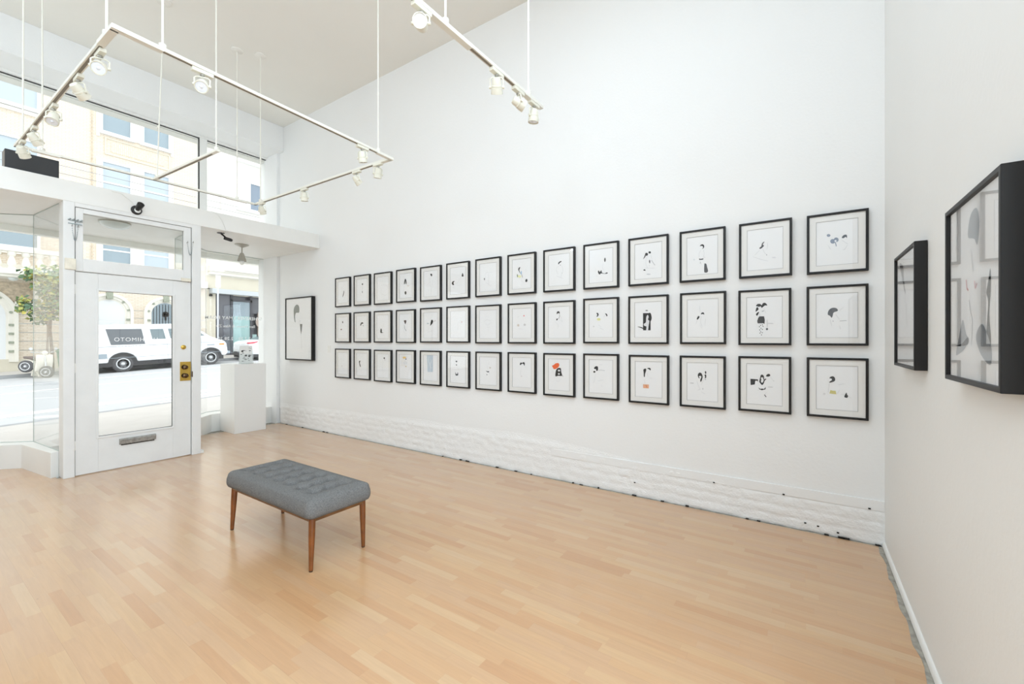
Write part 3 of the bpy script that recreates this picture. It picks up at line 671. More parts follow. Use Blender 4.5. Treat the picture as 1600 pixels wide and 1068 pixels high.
(9,1):[('p',(38,36,35),[(378,335),(412,326),(442,365),(415,407),(378,406),(405,373)]),('p',(38,36,35),[(619,351),(661,352),(689,390),(667,411),(649,375)]),('p',(228,226,160),[(495,470),(485,487),(459,497),(426,496),(400,485),(390,468),(400,452),(426,442),(459,443),(485,453)]),('l',(196,196,198),[(577,432),(637,386)],0.0012),('p',(214,214,214),[(322,624),(318,633),(307,638),(293,637),(282,632),(278,624),(282,615),(293,610),(307,610),(318,616)]),('l',(196,196,198),[(424,595),(516,632)],0.0012),('l',(196,196,198),[(470,655),(577,699)],0.0012),],
(10,1):[('p',(135,135,135),[(499,311),(492,318),(476,323),(456,322),(440,317),(434,309),(440,301),(456,297),(476,297),(492,303)]),('q',(38,36,35),[(374,361),(563,366),(563,718),(374,716)]),('p',(38,36,35),[(526,365),(568,375),(590,462),(568,528),(542,494)]),('p',(38,36,35),[(231,638),(311,646),(385,669),(385,687),(311,664)]),('p',(224,224,226),[(455,448),(488,399),(515,438),(499,497),(531,527),(515,615),(499,717),(455,717),(458,641),(407,625),(393,585),(445,550)]),],
(8,2):[('p',(236,104,48),[(281,299),(334,278),(393,241),(480,229),(514,273),(480,329),(393,370),(331,366)]),('p',(38,36,35),[(390,539),(404,415),(456,353),(556,347),(576,434),(597,521),(480,525)]),('p',(226,226,226),[(542,403),(535,416),(516,425),(492,426),(473,418),(466,405),(473,392),(492,383),(516,382),(535,390)]),('p',(226,226,226),[(532,481),(526,493),(510,501),(491,501),(476,495),(470,483),(476,471),(491,463),(510,462),(526,469)]),('l',(90,90,90),[(590,496),(634,537)],0.003),('l',(196,196,198),[(411,629),(480,664),(549,598)],0.0012),('l',(196,196,198),[(271,406),(324,435)],0.0012),],
(9,2):[('p',(38,36,35),[(306,321),(356,279),(418,289),(418,361),(378,381),(362,339),(331,340)]),('p',(38,36,35),[(350,401),(344,414),(328,422),(309,423),(293,416),(288,403),(293,390),(309,382),(328,381),(344,389)]),('l',(190,190,190),[(430,365),(516,358),(613,366)],0.003),('l',(196,196,198),[(455,241),(546,238)],0.0012),('l',(196,196,198),[(347,458),(316,603),(284,652)],0.0012),('l',(196,196,198),[(424,598),(577,568)],0.0012),('l',(196,196,198),[(516,689),(546,723)],0.0012),],
(10,2):[('p',(38,36,35),[(374,299),(434,279),(442,319),(415,387),(407,450),(385,446),(379,366)]),('p',(38,36,35),[(466,274),(528,261),(555,284),(550,313),(515,292)]),('q',(228,170,132),[(366,608),(509,606),(509,686),(366,684)]),('l',(200,120,80),[(434,620),(466,670)],0.004),('l',(196,196,198),[(528,472),(608,468)],0.0012),('l',(196,196,198),[(393,499),(420,588)],0.0012),('l',(196,196,198),[(461,363),(488,451)],0.0012),],
(11,0):[('p',(38,36,35),[(452,320),(473,295),(512,288),(544,314),(541,354),(506,378),(520,346),(502,319)]),('p',(38,36,35),[(438,558),(473,568),(523,562),(520,582),(473,585),(440,579)]),('p',(80,80,83),[(551,671),(571,664),(593,674),(610,733),(629,809),(606,838),(568,837),(546,811)]),('p',(150,150,150),[(466,644),(465,650),(462,653),(458,653),(455,649),(453,642),(455,636),(458,633),(462,633),(465,637)]),('p',(130,130,130),[(564,546),(563,548),(560,550),(556,549),(553,547),(551,545),(553,542),(556,541),(560,541),(563,543)]),('p',(216,220,222),[(340,570),(337,580),(329,586),(320,585),(313,578),(310,568),(313,558),(320,552),(329,553),(337,560)]),('l',(196,196,198),[(473,399),(434,465),(440,535)],0.0012),('l',(196,196,198),[(532,393),(545,475),(525,554)],0.0012),('l',(196,196,198),[(453,594),(486,677)],0.0012),],
(12,0):[('p',(75,75,78),[(494,367),(462,377),(440,408),(433,441),(397,471),(412,487),(438,479),(476,451),(482,429),(462,413)]),('p',(150,150,152),[(541,608),(540,613),(537,616),(532,616),(529,612),(527,607),(529,601),(532,598),(537,599),(540,602)]),('p',(218,218,222),[(711,670),(704,674),(684,676),(659,674),(640,669),(632,663),(640,658),(659,657),(684,659),(704,664)]),('l',(196,196,198),[(545,390),(557,436),(539,502)],0.0012),('l',(196,196,198),[(462,495),(498,566),(533,597)],0.0012),('l',(196,196,198),[(269,613),(402,670),(557,717)],0.0012),('l',(196,196,198),[(402,511),(305,593)],0.0012),],
(13,0):[('p',(135,147,165),[(397,372),(391,384),(376,391),(357,389),(342,379),(336,365),(342,352),(357,345),(376,347),(391,357)]),('p',(135,147,165),[(477,478),(469,499),(448,510),(422,508),(402,492),(394,469),(402,447),(422,436),(448,439),(469,455)]),('p',(135,147,165),[(530,458),(523,480),(503,492),(479,490),(460,473),(452,450),(460,428),(479,416),(503,418),(523,435)]),('p',(232,236,242),[(497,474),(494,484),(485,489),(475,488),(466,481),(463,470),(466,461),(475,455),(485,456),(494,464)]),('l',(135,147,165),[(476,495),(487,530),(493,562)],0.004),('p',(80,84,90),[(582,432),(598,400),(631,385),(661,395),(663,441),(639,421),(617,438)]),('l',(196,196,198),[(582,466),(626,505),(680,544)],0.0012),('l',(196,196,198),[(359,534),(404,608)],0.0012),('p',(214,214,216),[(637,630),(633,632),(623,633),(611,632),(601,629),(597,626),(601,624),(611,623),(623,625),(633,627)]),('l',(196,196,198),[(670,566),(626,629)],0.0012),],
(11,1):[('p',(38,36,35),[(464,426),(483,395),(525,393),(539,433),(506,420)]),('p',(38,36,35),[(374,513),(407,457),(436,475),(399,523)]),('l',(196,196,198),[(441,262),(447,386)],0.0012),('l',(196,196,198),[(469,461),(461,584),(497,659)],0.0012),('l',(196,196,198),[(441,633),(497,696)],0.0012),('l',(196,196,198),[(567,512),(553,635)],0.0012),('l',(196,196,198),[(357,607),(385,533)],0.0012),],
(12,1):[('p',(38,36,35),[(344,294),(372,259),(426,259),(452,281),(474,252),(507,239),(545,262),(557,292),(521,288),(488,308),(452,331),(438,303),(402,309),(375,301)]),('p',(38,36,35),[(354,323),(378,316),(394,354),(366,380),(339,395),(342,360)]),('p',(38,36,35),[(344,442),(373,410),(402,402),(388,441),(363,471)]),('q',(45,43,42),[(408,481),(498,483),(513,546),(507,620),(486,607),(378,608),(367,565),(385,515)]),('p',(38,36,35),[(442,643),(440,647),(435,650),(429,650),(424,647),(422,642),(424,638),(429,635),(435,635),(440,638)]),('p',(38,36,35),[(421,668),(419,673),(415,676),(409,676),(404,673),(402,668),(404,663),(409,661),(415,661),(419,664)]),('p',(38,36,35),[(450,697),(448,702),(443,704),(437,704),(433,701),(431,697),(433,692),(437,689),(443,689),(448,692)]),('p',(38,36,35),[(427,726),(425,731),(421,734),(415,734),(410,731),(408,726),(410,721),(415,718),(421,719),(425,721)]),('p',(38,36,35),[(444,759),(442,764),(437,767),(431,767),(427,764),(425,759),(427,754),(431,751),(437,752),(442,754)]),('p',(38,36,35),[(474,776),(472,781),(467,784),(461,784),(457,781),(455,776),(457,772),(461,769),(467,769),(472,772)]),('p',(38,36,35),[(477,635),(476,640),(471,643),(465,643),(460,640),(458,635),(460,630),(465,628),(471,628),(476,631)]),('p',(38,36,35),[(489,664),(487,668),(483,671),(477,671),(472,668),(470,663),(472,659),(477,656),(483,656),(487,659)]),('p',(38,36,35),[(432,785),(430,790),(425,793),(419,792),(415,790),(413,785),(415,780),(419,777),(425,777),(430,780)]),('p',(38,36,35),[(476,717),(474,721),(470,724),(464,724),(459,721),(457,716),(459,712),(464,709),(470,709),(474,712)]),('p',(38,36,35),[(459,816),(458,820),(453,823),(447,823),(442,820),(440,816),(442,811),(447,808),(453,808),(458,811)]),('p',(95,95,95),[(574,712),(571,723),(561,730),(548,730),(538,723),(534,712),(538,700),(548,694),(561,694),(571,701)]),('l',(205,205,205),[(557,547),(559,676)],0.003),('l',(200,200,200),[(569,609),(674,616)],0.003),('l',(175,175,178),[(456,386),(480,393),(492,376)],0.004),('l',(196,196,198),[(498,348),(533,428)],0.0012),('l',(196,196,198),[(402,413),(426,476)],0.0012),],
(13,1):[('p',(82,84,88),[(357,478),(374,410),(428,373),(497,380),(520,423),(453,451),(437,506),(420,537),(395,505)]),('p',(190,185,190),[(455,593),(453,598),(448,601),(442,601),(436,598),(434,593),(436,588),(442,585),(448,585),(453,588)]),('l',(200,200,202),[(552,593),(660,587)],0.004),('l',(196,196,198),[(610,369),(548,420)],0.0012),('l',(196,196,198),[(486,482),(548,568)],0.0012),('l',(196,196,198),[(548,673),(565,727)],0.0012),('l',(196,196,198),[(393,564),(424,672)],0.0012),],
(11,2):[('p',(38,36,35),[(407,396),(407,356),(444,323),(486,338),(510,398),(493,468),(468,504),(457,466),(481,417),(476,388),(436,389),(431,409),(449,424),(426,430)]),('p',(38,36,35),[(558,304),(580,289),(590,326),(572,346),(564,327)]),('p',(38,36,35),[(551,365),(585,357),(586,415),(557,427),(564,396)]),('l',(150,150,150),[(558,448),(584,453)],0.004),('l',(200,200,200),[(234,532),(314,533)],0.005),('p',(205,205,207),[(525,631),(523,642),(518,649),(512,650),(506,643),(504,632),(506,621),(512,615),(518,614),(523,621)]),('l',(196,196,198),[(387,490),(420,581),(460,649)],0.0012),('l',(196,196,198),[(525,461),(486,555)],0.0012),('l',(196,196,198),[(401,663),(460,649)],0.0012),('l',(196,196,198),[(486,693),(564,729)],0.0012),],
(12,2):[('q',(38,36,35),[(236,410),(382,415),(384,455),(356,439),(330,447),(322,509),(242,524)]),('p',(38,36,35),[(428,370),(438,336),(464,326),(488,341),(498,370),(462,376)]),('p',(38,36,35),[(428,370),(416,414),(410,459),(432,487),(462,514),(492,484),(512,432),(543,405),(521,396),(504,412),(498,370),(479,380),(490,422),(481,456),(459,473),(440,449),(448,413),(438,396),(445,376)]),('p',(38,36,35),[(536,350),(557,318),(592,308),(616,327),(606,348),(569,358)]),('p',(38,36,35),[(391,560),(414,575),(436,585),(462,575),(486,582),(509,573),(527,544),(524,586),(486,597),(462,606),(436,600),(412,591)]),('q',(38,36,35),[(498,687),(509,680),(545,719),(533,726)]),('l',(200,200,200),[(574,542),(662,540)],0.004),('p',(212,212,212),[(690,428),(688,433),(683,437),(677,437),(671,434),(669,429),(671,423),(677,420),(683,420),(688,423)]),('l',(196,196,198),[(616,361),(662,415)],0.0012),('l',(196,196,198),[(378,620),(414,595)],0.0012),('l',(196,196,198),[(545,633),(521,680)],0.0012),],
(13,2):[('p',(38,36,35),[(382,344),(403,315),(449,309),(476,348),(462,391),(393,416),(378,408),(420,372),(414,347)]),('q',(206,196,120),[(382,596),(399,539),(441,548),(482,547),(497,604),(434,601)]),('p',(38,36,35),[(624,641),(630,611),(658,567),(667,600),(683,620),(671,650),(640,650)]),('p',(222,222,222),[(319,608),(315,618),(304,625),(291,626),(281,620),(277,610),(281,600),(291,593),(304,592),(315,598)]),('l',(196,196,198),[(382,433),(361,584)],0.0012),('l',(196,196,198),[(528,448),(626,422)],0.0012),('l',(196,196,198),[(569,593),(620,601)],0.0012),('l',(196,196,198),[(507,597),(548,531)],0.0012),('l',(196,196,198),[(691,628),(741,656)],0.0012),],
}
BIG_LEFT=[('p',(112,120,117),[(314,257),(314,183),(379,126),(465,118),(519,158),(514,241),(405,245),(364,301),(379,396),(339,364)]),('q',(92,95,93),[(549,426),(637,427),(622,504),(588,597),(564,504)]),('l',(200,200,200),[(583,587),(603,691),(613,816)],0.004),('l',(196,196,198),[(415,270),(465,377),(564,420)],0.0012),('l',(196,196,198),[(539,232),(588,296),(564,389)],0.0012),('l',(196,196,198),[(613,171),(637,214)],0.0012),('p',(190,190,190),[(554,378),(552,386),(547,390),(541,390),(536,385),(534,378),(536,370),(541,366),(547,366),(552,371)]),]
NEAR_RIGHT=[('p',(150,155,160),[(403,218),(416,146),(469,100),(553,95),(598,158),(590,240),(562,284),(512,245)]),('p',(38,36,35),[(738,495),(777,429),(781,533),(759,644),(784,782),(709,795),(723,689),(742,587),(716,539)]),('p',(158,163,168),[(545,748),(645,687),(738,746),(795,814),(784,879),(731,878),(618,831)]),('p',(158,163,168),[(159,843),(226,744),(300,654),(362,731),(403,757),(348,809),(201,850)]),('p',(38,36,35),[(149,801),(286,786),(403,751),(389,793)]),('l',(170,170,170),[(425,554),(452,619),(486,670),(469,795)],0.003),('l',(190,60,60),[(371,441),(385,487),(412,502)],0.005),('l',(235,170,170),[(520,462),(537,500),(566,479)],0.004),('l',(215,215,215),[(175,37),(201,145),(149,259)],0.003),('l',(200,200,200),[(460,293),(503,411)],0.003),]
FAR_RIGHT=[('p',(110,110,112),[(155,72),(335,107),(396,253),(479,364),(408,338),(284,199)]),('l',(170,170,172),[(408,254),(479,426),(526,674),(571,735)],0.003),('l',(150,150,150),[(526,450),(537,654)],0.003),('l',(200,200,200),[(115,314),(181,537)],0.003),]

# ================================================================== FRAMED PICTURES
def crom(pts, k=4):
    out = []; n = len(pts)
    for i in range(n):
        p0, p1, p2, p3 = (Vector(pts[(i+j-1) % n]) for j in range(4))
        for s in range(k):
            t = s/k; out.append(0.5*((2*p1) + (p2-p0)*t + (2*p0-5*p1+4*p2-p3)*t*t + (3*p1-p0-3*p2+p3)*t**3))
    return out
def cromopen(pts, k=5):
    P = [Vector(p) for p in pts]; P = [2*P[0]-P[1]] + P + [2*P[-1]-P[-2]]; out = []
    for i in range(1, len(P)-2):
        p0, p1, p2, p3 = P[i-1:i+3]
        for s in range(k):
            t = s/k; out.append(0.5*((2*p1) + (p2-p0)*t + (2*p0-5*p1+4*p2-p3)*t*t + (3*p1-p0-3*p2+p3)*t**3))
    return out + [P[-2]]
inks = {}
def inkmat(c):
    if c not in inks: inks[c] = mat('ink_%d_%d_%d' % c, c if c != (38, 36, 35) else (26, 25, 25), .85, spec=.1)
    return inks[c].name
def drawing(parent, marks, w, h, yb):
    cols = []; m = MB(); y = yb
    for mk in marks:
        c = inkmat(mk[1])
        if c not in cols: cols.append(c)
        m.cur = cols.index(c); y -= .00012
        pts = [(-w/2 + u/1000*w, h - v/1000*h) for u, v in mk[2]]
        if mk[0] == 'l':
            c = cromopen(pts); wd = mk[3]*.68; L = []; Rr = []
            for i, p in enumerate(c):
                d = (c[min(i+1, len(c)-1)] - c[max(i-1, 0)]); d = d.normalized() if d.length > 0 else Vector((1, 0)); nn = Vector((-d.y, d.x))*wd
                L.append(p+nn); Rr.append(p-nn)
            vs = [(p.x, y, p.y) for p in L + Rr]; n = len(L)
            m.add(vs, [(i, i+1, n+i+1, n+i) for i in range(n-1)])
        else:
            P = crom(pts) if mk[0] == 'p' else [Vector(p) for p in pts]
            m.add([(p.x, y, p.y) for p in P], [tuple(range(len(P)))])
    o = m.build('ink_drawing', cols, parent, local=True)
    return o
def picture(label, loc, rz, w, h, depth, fw, matw, marks, group, rz_tilt=0):
    t = thing('framed_picture', label, 'picture', loc, rz=rz, group=group)

    MB().ring(-w/2, w/2, 0, h, fw, -.002, -depth).build('frame', 'frame_black', t, bevel=.0015, local=True, seg=1)
    MB().box(-w/2+fw-.001, w/2-fw+.001, -.008, -.004, fw-.001, h-fw+.001).build('backing', 'mat_board', t, local=True)
    yp = -depth + .012
    if matw:
        MB().ring(-w/2+fw-.001, w/2-fw+.001, fw-.001, h-fw+.001, matw, yp, yp-.0025).build('mat_board', 'mat_board', t, local=True)
        a = fw + matw - .003
        pr = MB().box(-w/2+a, w/2-a, yp, yp+.001, a, h-a).build('print', 'print_paper', t, local=True)
        a = fw + matw
        MB().ring(-w/2+a, w/2-a, a, h-a, .0015, yp-.0001, yp-.0026).build('bevel_shade_line', 'bevel_shade', pr, local=True)  # grey ring standing in for the shadow along the mat's bevel
    else:
        pr = MB().box(-w/2+fw-.001, w/2-fw+.001, yp, yp+.001, fw-.001, h-fw+.001).build('print', 'print_paper', t, local=True)
    drawing(pr, marks, w, h, yp-.0003)
    MB().box(-w/2+fw-.001, w/2-fw+.001, yp-.0052, yp-.0042, fw-.001, h-fw+.001).build('glazing', 'picture_glass', t, local=True)
    return t
DESC = {
(0,0):'one thin dark grey squiggle', (1,0):'tiny round head above a grey stroke', (2,0):'only the faintest pencil lines', (3,0):'small black A-shaped hair over black oval',
(4,0):'one tiny black bun and faint figure', (5,0):'two separate small black hair shapes', (6,0):'almost bare sheet with one black dash', (7,0):'black S-curl with blue and yellow touches',
(8,0):'small black feathery hair, faint body', (9,0):'grey diamond over a black tangled bunch', (10,0):'two round black heads and triangle', (11,0):'black curl, belt and dark bottle shape',
(12,0):'single black pony tail, reclining line figure', (13,0):'three grey-blue blobs and dark hair',
(0,1):'grey dot above a small brown dot', (1,1):'little black hooked haircut', (2,1):'small black boot shape low down', (3,1):'brown-black bob with long grey tail',
(4,1):'slanted black hair beside pale blue smudge', (5,1):'tiny pink dot on blank paper', (6,1):'pale grey lines and no ink', (7,1):'small red dot over faint patches',
(8,1):'short black cropped hair, looking down', (9,1):'two black crescents and pale yellow patch', (10,1):'black rectangle behind a white figure', (11,1):'small black cap and loose lock',
(12,1):'two dark heads, black skirt, spotted legs', (13,1):'one swept dark grey head of hair',
(0,2):'nearly empty paper with pale loops', (1,2):'slim black wavy stroke at left', (2,2):'one small black bun near the top', (3,2):'pale orange flower beside dark dot',
(4,2):'tall pale blue rectangle', (5,2):'black dots above a small black cup', (6,2):'small black dash and grey patch', (7,2):'black moustache-like fringe of hair',
(8,2):'bright orange puff above black hair', (9,2):'black bob and beard at the left', (10,2):'two black locks over orange square', (11,2):'long black hooked hair beside two bars',
(12,2):'black square, wavy black ring and smile', (13,2):'black helmet hair, olive patch, black pear'}
ORD = ['first', 'second', 'third', 'fourth', 'fifth', 'sixth', 'seventh', 'eighth', 'ninth', 'tenth', 'eleventh', 'twelfth', 'thirteenth', 'last']
ROW = ['top', 'middle', 'bottom']
rng = random.Random(3)
for (c, r), marks in ART.items():
    y = 5.967 - .4607*c - .1825; z = (2.18, 1.643, 1.10)[r] - .2225
    picture('print of %s, %s row, %s from the door end' % (DESC[(c, r)], ROW[r], ORD[c]), (4.0, y + rng.uniform(-.003, .003), z + rng.uniform(-.004, .004)), R(-90), .365, .445, .034, .0165, .042, marks, 'grid of black-framed prints on the long wall')
picture('large black-framed portrait with a grey hair arc, hanging nearest the window', (4.0, 6.94, 1.12), R(-90), .80, 1.045, .065, .02, 0, BIG_LEFT, None)
picture('deep black-framed portrait nearest the camera on the right-hand wall, grey and black shapes', (1.927, YP, 1.318), R(180), .537, .605, .048, .016, 0, NEAR_RIGHT, None)
picture('deep black-framed portrait on the right-hand wall, the one nearer the corner', (2.992, YP, 1.316), R(180), .537, .605, .048, .016, 0, FAR_RIGHT, None)

# ================================================================== TRACK LIGHTING
ZT = 3.25
def rail(mb, p, q, z=ZT, wd=.034, h=.022):
    p = Vector((p[0], p[1], z)); q = Vector((q[0], q[1], z)); d = (q-p).normalized(); L = (q-p).length
    T = Matrix.Translation(p) @ Matrix(((d.x, -d.y, 0, 0), (d.y, d.x, 0, 0), (0, 0, 1, 0), (0, 0, 0, 1)))
    mb.box(-wd/2, L + wd/2, -wd/2, wd/2, -h/2, h/2, T)
    return T, L
def track(label, name, segs, stems, slots):
    loc = (segs[0][0][0], segs[0][0][1], ZT)
    t = thing(name, label, 'light track', loc)
    for p, q in segs:
        m = MB(); T, L = rail(m, p, q); ra = m.build('rail', 'track_white', t, bevel=.002)
        m = MB()
        m.box(.10, L-.10, -.008, .008, -.0125, -.0105, T); m.build('slot', 'track_slot', ra)
    for (x0, y0), (x1, y1) in stems:
        m = MB().cyl((x0, y0, ZT+.01), (x1, y1, ZC-.01), .0065, n=8).cyl((x0, y0, ZT+.55), (x0 + (x1-x0)*.29, y0 + (y1-y0)*.29, ZT+.575), .009, n=8)
        st = m.build('stem', 'track_white', t, smooth=True)
        MB().lathe([(0, .07), (.008, .07), (.016, .05), (.02, .015)], (x1, y1, ZC), (0, 0, -1), 20).build('canopy', 'ceiling_paint', st, smooth=True)
        MB().lathe([(0, .012), (.004, .02), (.028, .02), (.034, .008)], (x0, y0, ZT+.008), (0, 0, 1), 12).build('clamp', 'track_white', st, smooth=True)
    for p, q in slots:
        m = MB(); rail(m, p, q, ZT-.004, .040, .026); m.build('connector', 'track_white', t, bevel=.002)
    return t
A, B, C, D = (.773, 3.27), (2.858, 3.375), (2.822, 6.00), (.737, 6.02)
E0, E1 = (1.753, 5.99), (1.822, 4.60)
track('white rectangular suspended light track with a short spur, above the door', 'light_track', [(A, B), (B, C), (C, D), (D, A), (E0, E1)],
      [((.772, 3.42), (.772, 3.42)), ((1.0, 3.285), (1.0, 3.285)), ((2.70, 3.37), (2.70, 3.37)), ((1.82, 4.62), (1.82, 4.62)), ((2.60, 6.0), (2.60, 6.0)), ((2.82, 5.86), (2.82, 5.86)),
       ((1.755, 5.93), (1.78, 5.80)), ((.74, 5.74), (.745, 5.74)), ((.90, 6.018), (.90, 6.018))],
      [((.773, 3.27), (.98, 3.28)), ((.7725, 3.295), (.768, 3.5)), ((2.7, 3.367), (2.858, 3.375)), ((2.8575, 3.40), (2.855, 3.5)), ((2.5, 6.0), (2.7, 6.0)), ((.85, 6.02), (1.0, 6.018))])
track('white straight suspended light track high over the middle of the room', 'light_track', [((.95, 1.70), (2.872, 1.675))], [((1.824, 1.69), (1.824, 1.69)), ((2.70, 1.678), (2.70, 1.678)), ((1.0, 1.70), (1.0, 1.70))],
      [((1.72, 1.691), (2.02, 1.687)), ((2.66, 1.678), (2.76, 1.677))])
def head(label, x, y, ax, aim, drop=.105):
    t = thing('spotlight', label, 'spotlight', (x, y, ZT-.011), group='cream spotlights on the light tracks')
    L, W_ = (.062, .017) if ax == 'x' else (.017, .062)
    MB().box(x-L, x+L, y-W_, y+W_, ZT-.036, ZT-.0115).build('adapter', 'lamp_cream', t, bevel=.003)
    MB().cyl((x, y, ZT-.036), (x, y, ZT-.052), .009, n=10).cyl((x, y, ZT-.040), (x, y, ZT-.046), .014, n=12).build('swivel', 'nickel', t, smooth=True)
    c = Vector((x, y, ZT-drop)); a = Vector(aim).normalized()
    side = a.cross(Vector((0, 0, 1))).normalized(); up = side.cross(a).normalized()
    c = c + a*.012
    T = Matrix((( side.x, a.x, up.x, 0), (side.y, a.y, up.y, 0), (side.z, a.z, up.z, 0), (0, 0, 0, 1)))
    yk = MB(); S_ = Vector((side.x, side.y, 0)).normalized()
    top = Vector((x, y, ZT-.053))
    for s in (-1, 1):
        p0 = top; p1 = top + S_*s*.043; p2 = Vector((c.x, c.y, c.z)) + side*s*.043
        yk.tube([p0, top + S_*s*.03 - Vector((0, 0, .001)), p1 - Vector((0, 0, .012)), p2], .0045, 8)
        yk.cyl(p2 - side*s*.008, p2 + side*s*.008, .009, n=10)
    yk.build('yoke', 'lamp_cream', t, smooth=True)
    h = MB().lathe([(-.055, .012), (-.054, .024), (-.040, .030), (-.012, .032), (-.010, .0355), (-.002, .0355), (0, .033), (.002, .037), (.036, .040), (.040, .0395), (.0405, .0355), (.034, .0345)], c, a, 24).build('housing', 'lamp_cream', t, smooth=True)
    MB().lathe([(.030, .034), (.0335, .0345), (.036, .027), (.034, .012), (.038, .008), (.041, 0)], c, a, 20).build('lens', 'lamp_reflector', h, smooth=True)
    return t
HEADS = [
 ('cream spotlight with its lens showing, upper end of the left track side', .783, 3.60, 'y', (-.35, -.75, -.62)),
 ('cream spotlight turned away, second down the left track side', .775, 4.06, 'y', (.75, .45, -.55)),
 ('cream spotlight aimed down-left, third down the left track side', .765, 4.72, 'y', (-.3, -.5, -.9)),
 ('cream spotlight second from the bottom corner of the left track side', .752, 5.34, 'y', (.7, .4, -.75)),
 ('cream spotlight at the bottom corner of the left track side', .745, 5.80, 'y', (.5, .55, -.85)),
 ('cream spotlight with lens showing, alone under the long front rail', 1.217, 3.296, 'x', (-.4, -.7, -.7)),
 ('cream spotlight on the front rail just before the right corner', 2.517, 3.362, 'x', (.25, .1, -1)),
 ('cream spotlight pointing down nearest the right corner of the rectangular track', 2.850, 3.56, 'y', (.1, .25, -1)),
 ('cream spotlight tilted to the right, second after the track corner', 2.850, 3.90, 'y', (.75, -.1, -.75)),
 ('cream spotlight pointing down halfway along the right track side', 2.838, 4.87, 'y', (.12, .1, -1)),
 ('cream spotlight at the far right corner of the track by the window', 2.824, 5.83, 'y', (.5, .35, -.9)),
 ('cream spotlight facing the camera at the top of the straight track', 1.64, 1.692, 'x', (-.78, -.55, -.25)),
 ('cream spotlight tilted down-right, second along the straight track', 2.31, 1.683, 'x', (.55, .35, -.95)),
 ('cream spotlight aimed right with lens rim showing, third along the straight track', 2.565, 1.680, 'x', (.8, -.55, -.42)),
 ('cream spotlight pointing straight down, last on the straight track', 2.775, 1.677, 'x', (.03, .12, -1))]
for h in HEADS: head(*h)

# ================================================================== THE STREET
def gz(x, y): return .05*x - .13 - .004*(y-8)
def slab(x0, x1, y0, y1, dz=0, th=.1, nx=1):
    m = MB()
    for i in range(nx):
        a = x0 + (x1-x0)*i/nx; b = x0 + (x1-x0)*(i+1)/nx
        v = [(x, y, gz(x, y) + dz + t) for t in (-th, 0) for x, y in ((a, y0), (b, y0), (b, y1), (a, y1))]
        m.add(v, [(0, 1, 2, 3), (4, 5, 6, 7), (0, 1, 5, 4), (1, 2, 6, 5), (2, 3, 7, 6), (3, 0, 4, 7)])
    return m
S('street', 'asphalt', slab(-40, 60, 11.2, 25.6))
S('sidewalk_near', 'sidewalk', slab(-40, 60, 8.3, 11.0, .10, .3))
S('curb_near', 'curb', slab(-40, 60, 11.0, 11.2, .10, .3))
S('sidewalk_far', 'sidewalk', slab(-40, 60, 25.75, 28.6, .14, .3))
S('curb_far', 'curb', slab(-40, 60, 25.6, 25.75, .14, .3))
m = slab(-40, 60, 18.5, 18.66, .006, .004)
for q_ in (slab(-40, 60, 21.4, 21.5, .006, .004), slab(-40, 60, 13.0, 13.45, .006, .004), slab(3.3, 14, 12.35, 12.7, .006, .004), slab(3.6, 14, 11.85, 12.1, .006, .004), slab(3.9, 14, 11.4, 11.62, .006, .004)):
    m.add(q_.v, q_.f)
S('road_marking', 'road_paint', m)

FY = 28.5
def sash(parent, x0, x1, z0, z1, pane='pane_blue', meet=True, surround=.0):
    f = MB().ring(x0-.07, x1+.07, z0-.09, z1+.09, .10, FY-.10, FY+.12)
    f.box(x0-.14, x1+.14, FY-.16, FY, z0-.17, z0-.07)
    if meet: f.box(x0, x1, FY-.04, FY+.03, (z0+z1)/2-.035, (z0+z1)/2+.035)
    o = f.build('window', 'sash_white', parent)
    MB().box(x0, x1, FY-.02, FY-.005, z0, z1).build('pane', pane, o)
    return o
# cream brick apartment house
bl = thing('apartment_building', 'cream brick apartment building with arched windows across the street', 'building', (2, FY, 0))
def wall_part(name, mt, x0, x1, z0, z1, y0=FY, y1=FY+5, **k): return MB().box(x0, x1, y0, y1, z0, z1).build(name, mt, bl, **k)
wall_part('brick_wall', 'cream_brick', -22, 10.69, 3.3, 15.5)
m = MB()
k = 0
for i in range(7):
    z0 = .62 + i*.392; m.box(-22, 10.69, FY-.015, FY+5, z0, z0+.365)
m.build('rusticated_wall', 'cream_brick', bl)
wall_part('joint_wall', 'awning_grey', -22, 10.69, .5, 3.35, FY+.01)
wall_part('base', 'stucco_cream', -22, 10.69, -1.2, .62, FY-.05)
wall_part('string_course', 'stone_trim', -22, 10.69, 4.46, 4.72, FY-.18)
wall_part('string_course', 'stone_trim', 10.3, 10.69, 4.4, 4.75, FY-.3, FY)
for xa in (6.25, 14.0-20.2+0):
    pass
for (xa, xb) in ((6.25, 7.35), (7.84, 8.95)):
    sash(bl, xa, xb, 11.72, 13.6, 'pane_blue'); sash(bl, xa, xb, 8.25, 10.2, 'pane_shade'); sash(bl, xa, xb, 4.95, 6.85, 'pane_blue' if xa < 7 else 'pane_shade')
for z0, z1 in ((11.6, 13.8), (8.1, 10.35), (4.85, 7.0)):
    wall_part('mullion_panel', 'stone_trim', 7.42, 7.77, z0, z1, FY-.07, FY+.1)
    wall_part('jamb_trim', 'stone_trim', 6.05, 6.18, z0-.2, z1, FY-.05, FY+.1)
    wall_part('jamb_trim', 'stone_trim', 9.02, 9.16, z0-.2, z1, FY-.05, FY+.1)
for (a_, b_, c_, d_) in ((6.35, 9.0, 10.6, 11.45), (6.35, 9.0, 7.2, 7.95)):
    MB().ring(a_, b_, c_, d_, .07, FY-.05, FY+.02).build('panel_border', 'stucco_cream', bl)
    MB().box(a_+.25, b_-.25, FY-.03, FY+.02, c_+.17, d_-.17).build('panel', 'soldier_brick', bl)
